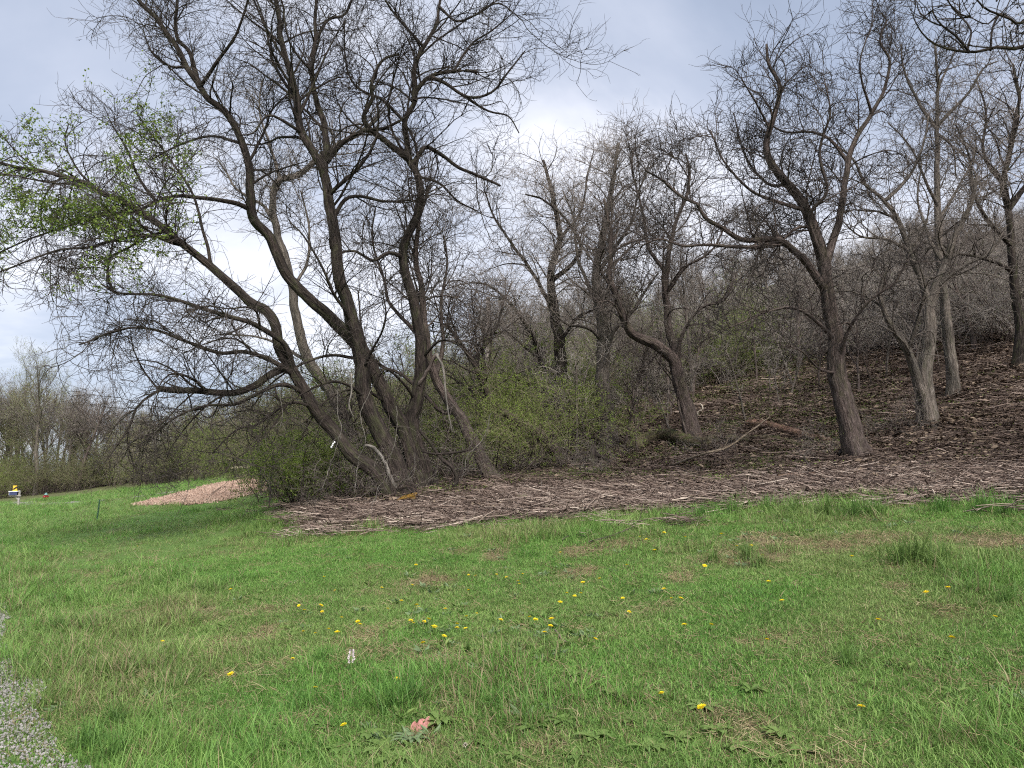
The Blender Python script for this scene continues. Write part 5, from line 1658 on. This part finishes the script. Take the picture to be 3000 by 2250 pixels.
for k in range(4):
    mb = MB()
    V_, T_ = [], []
    nn_ = 0
    for ring, (np_, L, rise) in enumerate([(17, .021, .15), (15, .017, .5), (11, .012, .95), (7, .007, 1.6)]):
        for m_ in range(np_):
            a = m_ / np_ * 6.283 + ring * .3 + rng.normal(0, .08)
            l_ = L * rng.uniform(.85, 1.12)
            d_ = unit(np.array([math.cos(a), math.sin(a), rise * rng.uniform(.6, 1.2)])); s_ = np.array([-math.sin(a), math.cos(a), 0])
            wdt = .0042
            V_ += [d_ * .002 - s_ * wdt * .4, d_ * .002 + s_ * wdt * .4, d_ * l_ + s_ * wdt * .5, d_ * l_ - s_ * wdt * .5]
            T_.append([nn_, nn_ + 1, nn_ + 2, nn_ + 3]); nn_ += 4
    mb.add(np.array(V_), q=T_)
    h = .052 + .012 * k
    fl = mb.mesh('flower_head', M['petal'], False)
    fl.transform(__import__('mathutils').Matrix.Translation((.004 * k, .003, h)) @ __import__('mathutils').Matrix.Rotation(.25 * (k % 3 - 1), 4, 'X'))
    stm = MB().tubes(np.array([[[0, 0, -.01], [.003 * k, .002, h * .6], [.004 * k, .003, h]]]), np.array([[.0022, .002, .0022]]), 5).mesh('stem', M['stem_green'])
    heads.append((fl, stm))
G = 'yellow dandelions in the lawn'
for k, (a, b_) in enumerate(dl):
    fl, stm = heads[k % 4]
    q, d = hit(a, b_)
    d2 = max(d - .0, 2)
    q, d = hit(a, b_ + .07 / d2 * FPX * .93)
    root = empty('dandelion', q, 'yellow dandelion flower open in the lawn', 'flower', G, (rng.normal(0, .12), rng.normal(0, .12), rng.uniform(0, 6.28)), rng.uniform(.85, 1.2))
    root.scale = (root.scale[0],) * 3
    for nm, me in (('flower_head', fl), ('stem', stm)):
        o = obj(nm, me, root)


def rosette(px, py, n_, L, wd, rise, mat, label, group=None):
    q, d = hit(px, py)
    root = empty('weed_rosette', q, label, 'weed', group)
    for k in range(n_):
        a = k * 2.4 + rng.normal(0, .2)
        l_ = L * rng.uniform(.65, 1.15); ri = rise * rng.uniform(.6, 1.3)
        f = np.linspace(0, 1, 7)
        mid = np.stack([np.cos(a) * l_ * f, np.sin(a) * l_ * f, .01 + l_ * (ri * f - (ri * .75) * f ** 2)], -1)
        wp = wd * np.array([.25, .5, .85, 1.0, .95, .65, .05]) * rng.uniform(.85, 1.15, 7) * .5
        s_ = np.array([-math.sin(a), math.cos(a), 0])
        up = np.array([0, 0, .25])
        v = np.concatenate([mid - s_ * wp[:, None] + up * wp[:, None], mid, mid + s_ * wp[:, None] + up * wp[:, None]])
        qd = [[m_, m_ + 1, 7 + m_ + 1, 7 + m_] for m_ in range(6)] + [[7 + m_, 7 + m_ + 1, 14 + m_ + 1, 14 + m_] for m_ in range(6)]
        obj('leaf', MB().add(v, q=qd).mesh('leaf', M[mat]), root)


rosette(1290, 2128, 15, .13, .035, .9, 'leaf_broad', 'light green upright rosette beside the pink rag')
rosette(1205, 2180, 13, .12, .026, .8, 'leaf_bluegreen', 'blue-green rosette in the bare earth below the pink rag')
rosette(1130, 2200, 12, .13, .05, .5, 'leaf_broad', 'dark broad-leaved rosette left of the blue-green one')
rosette(1090, 2160, 11, .11, .045, .5, 'leaf_broad', 'broad dark rosette at the left rim of the bare earth')
rosette(1160, 2235, 10, .12, .04, .6, 'leaf_broad', 'light green rosette below the dark broad-leaved ones')
rosette(1380, 2175, 9, .14, .04, .4, 'leaf_broad', 'flat pale green dock rosette right of the bare earth')
rosette(1365, 2035, 8, .13, .035, .35, 'leaf_broad', 'flat yellowish dandelion rosette above the bare earth')
G = 'weed rosettes in the rough lawn'
for (a, b_) in [(1680, 1985), (1720, 2010), (1800, 2040), (1560, 2140), (1650, 2120), (1740, 2170), (1850, 2120), (1690, 2220), (1900, 2200), (2100, 2150), (2160, 2200), (2200, 2030), (2060, 2080), (1470, 1930), (1380, 1910),
                (2290, 2160), (2360, 2210), (1000, 2200), (850, 2190), (950, 2130), (1990, 2170), (1510, 2220), (2270, 2235), (780, 2140)]:
    rosette(a, b_, int(rng.integers(9, 14)), rng.uniform(.06, .11), rng.uniform(.028, .04), rng.uniform(.4, .8), 'leaf_broad', 'green broad-leaved weed rosette in the rough grass', G)

# tall tussocks
G = 'tall tussocks of coarse grass in the lawn'
tus = []
for k in range(4):
    v, q, tt = blades(120, .05, .14, .36, .0065, .55, 4)
    tus.append(MB().add(v, q, tt).mesh('grass_tussock', M['grass']))
for k, (a, b_, s_, lab) in enumerate([(1165, 2085, 1.0, 'tall coarse grass tussock standing left of the pink rag'), (2690, 1650, 1.4, 'tall dark green tussock beside the bare strips near the chips'),
                                      (2760, 1662, 1.1, None), (2640, 1655, 1.1, None), (1205, 2060, .8, None), (1440, 2080, .6, None), (1480, 2060, .6, None), (2190, 1640, .9, None), (2230, 1660, .8, None), (2090, 1650, .8, None),
                                      (950, 1940, .6, None), (2150, 1505, 1.1, None), (2250, 1500, 1.2, None), (2330, 1505, 1.2, None), (2420, 1512, 1.3, None), (2500, 1515, 1.2, None), (2560, 1512, 1.2, None), (2760, 1500, 1.1, None), (2880, 1500, 1.2, None), (2950, 1510, 1.2, None), (2060, 1520, 1.0, None),
                                      (2950, 1770, .7, None), (2480, 1950, .6, None), (330, 2130, .9, None), (250, 2200, .9, None), (300, 1990, .8, None), (220, 1960, .8, None), (170, 1850, .8, None), (330, 2235, .9, None)]):
    q, d = hit(a, b_)
    o = tag(obj('grass_tussock', tus[k % 4], None, q, (0, 0, rng.uniform(0, 6.28)), s_ * .85), lab or 'tussock of longer coarse grass in the lawn', 'grass tussock', None if lab else G)

# pale pink flower spike, clover head, pink rag
q, d = hit(1028, 1975)
root = empty('pink_flower', q, 'whitish-pink flower spike standing in the lawn', 'flower')
obj('stem', MB().tubes(np.array([[[0, 0, -.01], [.004, 0, .06], [.002, 0, .15]]]), np.array([[.003, .0025, .002]]), 5).mesh('stem', M['stem_green']), root)
n_ = 46
zz = rng.uniform(.07, .155, n_); aa = rng.uniform(0, 6.28, n_); rr = .022 * (1.2 - np.abs(zz - .10) / .07)
pp = np.stack([np.cos(aa) * rr, np.sin(aa) * rr, zz], -1)
v, tt = leaf_quads(pp * [.5, .5, 1], pp * [1, 1, 0] + [0, 0, .008], np.full(n_, .018), np.full(n_, .013))
obj('flower_head', MB().add(v, t=tt).mesh('flower_head', M['petal_white'], False), root)
q, d = hit(1363, 2222)
root = empty('clover_flower', q, 'round cream clover head at the edge of the bare earth', 'flower')
obj('stem', MB().tubes(np.array([[[0, 0, -.01], [.003, 0, .03], [0, 0, .055]]]), np.array([[.002, .0018, .0015]]), 5).mesh('stem', M['stem_green']), root)
n_ = 60
dd = unit(rng.normal(0, 1, (n_, 3)) + [0, 0, .2])
v, tt = leaf_quads(dd * .004 + [0, 0, .062], dd, np.full(n_, .011), np.full(n_, .005))
obj('flower_head', MB().add(v, t=tt).mesh('flower_head', M['bone'], False), root)
q, d = hit(1240, 2140)
gx_, gy_ = np.meshgrid(np.linspace(-1, 1, 22), np.linspace(-1, 1, 18), indexing='ij')
ox = gx_ * .062 * (1 + .15 * np.sin(gy_ * 4)); oy = gy_ * .045 * (1 + .2 * np.cos(gx_ * 3.3))
oz = .018 + .020 * np.sin(gx_ * 3.1 + gy_ * 2.4) * np.cos(gy_ * 3.4 - .6) + .022 * (1 - gx_ ** 2) + .010 * np.sin(gx_ * 9 - gy_ * 5)
oz = np.maximum(oz, .004)
vv = np.stack([ox, oy, oz], -1).reshape(-1, 3)
vi = np.arange(22 * 18).reshape(22, 18)
fq = np.stack([vi[:-1, :-1], vi[1:, :-1], vi[1:, 1:], vi[:-1, 1:]], -1).reshape(-1, 4)
me = mesh_np('rag', vv, fq, M['rag_pink'])
o = tag(obj('rag', me, None, q, (.25, 0, .4)), 'crumpled dusty pink rag lying on the bare earth', 'rag')
sm_ = o.modifiers.new('thickness', 'SOLIDIFY'); sm_.thickness = .003

# ------------------------------------------------------------------ things at the far end of the lawn
q, d = hit(283, 1531)
root = empty('fence_post', q, 'thin dark green metal post standing alone in the lawn', 'post', None, (0, math.radians(4), 0))
mb = MB().box((0, 0, .33), (.045, .012, .82)).box((0, .02, .33), (.012, .028, .82))
obj('shaft', mb.mesh('shaft', M['post_green'], False), root)
for k in range(7):
    obj('stud', MB().box((0, -.011, .12 + k * .085), (.02, .012, .018)).mesh('stud', M['post_green'], False), root)

q, d = hit(54, 1482)
s_ = d / FPX
root = empty('mailbox', q, 'roadside mailbox with navy side and white top on a grey timber post', 'mailbox')
H = 45 * s_
obj('post', MB().box((0, 0, H / 2 - .1), (.11, .11, H + .2)).mesh('post', M['post_grey'], False), root)
obj('cross_arm', MB().box((-.22, -.1, H - 15.5 * s_), (.78, .09, .075)).mesh('cross_arm', M['post_grey'], False), root)
c4, s4 = math.cos(.8), math.sin(.8)
obj('brace', MB().box((-.18, -.02, H - 20 * s_), (.40, .07, .07), [[c4, 0, s4], [0, 1, 0], [-s4, 0, c4]]).mesh('brace', M['post_grey'], False), root)
th = np.linspace(0, math.pi, 9)
prof = np.concatenate([[[-.1, 0]], np.stack([-.1 * np.cos(th), .14 + .085 * np.sin(th)], -1), [[.1, 0]]])
z0 = H - 15.5 * s_ + .04
n_ = len(prof)
v = np.concatenate([np.stack([np.full(n_, xx), prof[:, 0] - .1, prof[:, 1] + z0], -1) for xx in (-.56, -.03)])
mb = MB().add(v, q=[[k, (k + 1) % n_, n_ + (k + 1) % n_, n_ + k] for k in range(n_)])
me = mb.mesh('box', M['paint_navy'], False)
bm_ = obj('box', me, root)
obj('lid', MB().box((-.30, -.1, z0 + .245), (.60, .24, .05)).mesh('lid', M['paint_white'], False), root)
obj('door', MB().box((-.572, -.1, z0 + .10), (.02, .19, .19)).mesh('door', M['paint_white'], False), root)
obj('floor_board', MB().box((-.3, -.1, z0 - .002), (.5, .16, .03)).mesh('floor_board', M['lumber'], False), root)
mz = z0 + .275
obj('marker_stand', MB().box((-.24, -.1, mz + .04), (.30, .05, .08)).mesh('marker_stand', M['paint_yellow'], False), root)
mkp = obj('marker_plate', MB().box((-.26, -.1, mz + .22), (.26, .03, .28)).mesh('marker_plate', M['paint_yellow'], False), root)
obj('stripe', MB().box((-.25, -.118, mz + .17), (.34, .012, .10), [[math.cos(.6), 0, -math.sin(.6)], [0, 1, 0], [math.sin(.6), 0, math.cos(.6)]]).mesh('stripe', M['paint_black'], False), mkp)

q = on(137, hit(137, 1477)[1] + 9)
root = empty('fire_hydrant', q, 'small red fire hydrant with a teal cap beyond the gravel track', 'hydrant', None, (0, 0, 0), .8)


def lathe(prof, S=14, axis='z', c=(0, 0, 0)):
    th = np.arange(S) / S * 2 * math.pi
    v = []
    for r_, h_ in prof:
        if axis == 'z':
            v.append(np.stack([r_ * np.cos(th), r_ * np.sin(th), np.full(S, h_)], -1))
        elif axis == 'x':
            v.append(np.stack([np.full(S, h_), r_ * np.cos(th), r_ * np.sin(th)], -1))
        else:
            v.append(np.stack([r_ * np.cos(th), np.full(S, h_), r_ * np.sin(th)], -1))
    m_ = len(prof)
    q_ = [[k * S + j_, k * S + (j_ + 1) % S, (k + 1) * S + (j_ + 1) % S, (k + 1) * S + j_] for k in range(m_ - 1) for j_ in range(S)]
    return MB().add(np.concatenate(v) + np.array(c), q=q_)


obj('barrel', lathe([(.17, -.1), (.17, .04), (.12, .06), (.12, .42), (.16, .44), (.16, .48), (.05, .481)]).mesh('barrel', M['paint_red']), root)
obj('bonnet', lathe([(.15, .481), (.14, .56), (.09, .63), (.035, .655), (.035, .70), (.001, .701)]).mesh('bonnet', M['paint_teal']), root)
obj('nozzle', lathe([(.07, .10), (.07, .20), (.085, .20), (.085, .25), (.001, .251)], axis='x', c=(0, 0, .33)).mesh('nozzle', M['paint_red']), root)
obj('nozzle', lathe([(.07, -.10), (.07, -.20), (.085, -.20), (.085, -.25), (.001, -.251)], axis='x', c=(0, 0, .33)).mesh('nozzle', M['paint_red']), root)
obj('nozzle', lathe([(.085, -.10), (.085, -.19), (.10, -.19), (.10, -.25), (.001, -.251)], axis='y', c=(0, 0, .30)).mesh('nozzle', M['paint_red']), root)

# pale timber edging at the head of the chip bed
a0, d0 = hit(712, 1384); a1, _ = hit(735, 1374)
q = a1
root = empty('timber_frame', q, 'pale timber edging frame at the top of the chip bed', 'frame')
wdir = unit(np.array([1.0, .12, 0.03]))


def board(p, q_, hgt, thk):
    p = np.array(p); q_ = np.array(q_)
    L = np.linalg.norm(q_ - p); dx_ = (q_ - p) / L
    up_ = np.array([0, 0, 1.0]); sy_ = unit(np.cross(up_, dx_)); uz_ = np.cross(dx_, sy_)
    return MB().box((p + q_) / 2, (L, thk, hgt), np.stack([dx_, sy_, uz_], 1))


p0 = np.array([-1.2, -1.2, -.05]); p1 = np.array([0, 0, .22]); p2 = np.array([1.9, .3, .30])
obj('board', board(p0 + [0, 0, .12], p1, .16, .05).mesh('board', M['lumber'], False), root)
obj('board', board(p1 + [.03, .02, .01], p2, .16, .05).mesh('board', M['lumber'], False), root)
obj('board', board(p1 + [.25, -.25, -.12], p1 + [1.1, -.1, -.08], .14, .3).mesh('board', M['lumber'], False), root)
obj('peg', MB().box((0, .06, .05), (.05, .05, .5)).mesh('peg', M['lumber'], False), root)
obj('peg', MB().box((1.85, .36, .1), (.05, .05, .5)).mesh('peg', M['lumber'], False), root)

# utility pole behind the brush
dp = 29.0
q = on(1420, dp)
s_ = dp / FPX
top = P(1424, 845, dp)
root = empty('utility_pole', q, 'pale weathered wooden pole with a small dark box behind the thin saplings', 'pole')
hh = top[2] - q[2]
f = np.linspace(0, 1, 14)
obj('pole', MB().tubes(np.stack([.1 * f, 0 * f, f * hh], -1)[None] - [0, 0, .1], np.linspace(.105, .075, 14)[None], 12, .02).mesh('pole', M['pole_wood']), root)
zb = P(1415, 925, dp)[2] - q[2]
obj('equipment_box', lathe([(.001, -.17), (.085, -.17), (.085, .15), (.06, .19), (.001, .191)], c=(-.17, -.03, zb)).mesh('equipment_box', M['post_grey']), root)
obj('bracket', MB().box((-.19, -.02, zb - .20), (.42, .06, .05)).mesh('bracket', M['paint_black'], False), root)

# the bird
pb = P(232, 118, 60.0)
sb = 60.0 / FPX
root = empty('bird', pb, 'dark bird gliding in the open sky', 'bird', None, (.25, -.35, .3))
f = np.linspace(-1, 1, 11)
bodyp = np.stack([0 * f, f * 5 * sb, .3 * sb * (1 - f ** 2)], -1)
obj('body', MB().tubes(bodyp[None], (np.array([.15, .55, .8, 1.05, 1.15, 1.1, .95, .8, .75, .6, .1]) * 1.0 * sb)[None], 10).mesh('body', M['bird_dark']), root)
for sg in (-1, 1):
    ws = np.array([[0, 1.8, .3], [3.2, 2.4, 1.4], [6.3, 1.6, 1.7], [9.2, -.6, .9], [8.6, -1.2, .9], [6.2, -1.1, 1.5], [3.2, -1.0, 1.25], [0, -1.4, .25]]) * sb
    ws[:, 0] *= sg
    up_ = ws + [0, 0, .14 * sb]
    m_ = len(ws)
    qd = [[0, 1, 6, 7], [1, 2, 5, 6], [2, 3, 4, 5]]
    qd += [[b_ + m_ for b_ in a_[::-1]] for a_ in qd] + [[k, (k + 1) % m_, (k + 1) % m_ + m_, k + m_] for k in range(m_)]
    obj('wing', MB().add(np.concatenate([ws, up_]), q=qd).mesh('wing', M['bird_dark'], False), root)
tl = np.array([[-.5, -4.2, .1], [.5, -4.2, .1], [1.5, -7.4, .1], [0, -7.0, .1], [-1.5, -7.4, .1]]) * sb
v = np.concatenate([tl, tl + [0, 0, .12 * sb]])
obj('tail', MB().add(v, q=[[0, 1, 6, 5], [1, 2, 7, 6], [2, 3, 8, 7], [3, 4, 9, 8], [4, 0, 5, 9]], t=[[0, 1, 3], [1, 2, 3], [0, 3, 4], [5, 8, 6], [6, 8, 7], [5, 9, 8]]).mesh('tail', M['bird_dark'], False), root)
print('TRIS', sum(sum(len(p.vertices) - 2 for p in me.polygons) if len(me.polygons) < 3 else int(len(me.loops) - 2 * len(me.polygons)) for me in bpy.data.meshes))
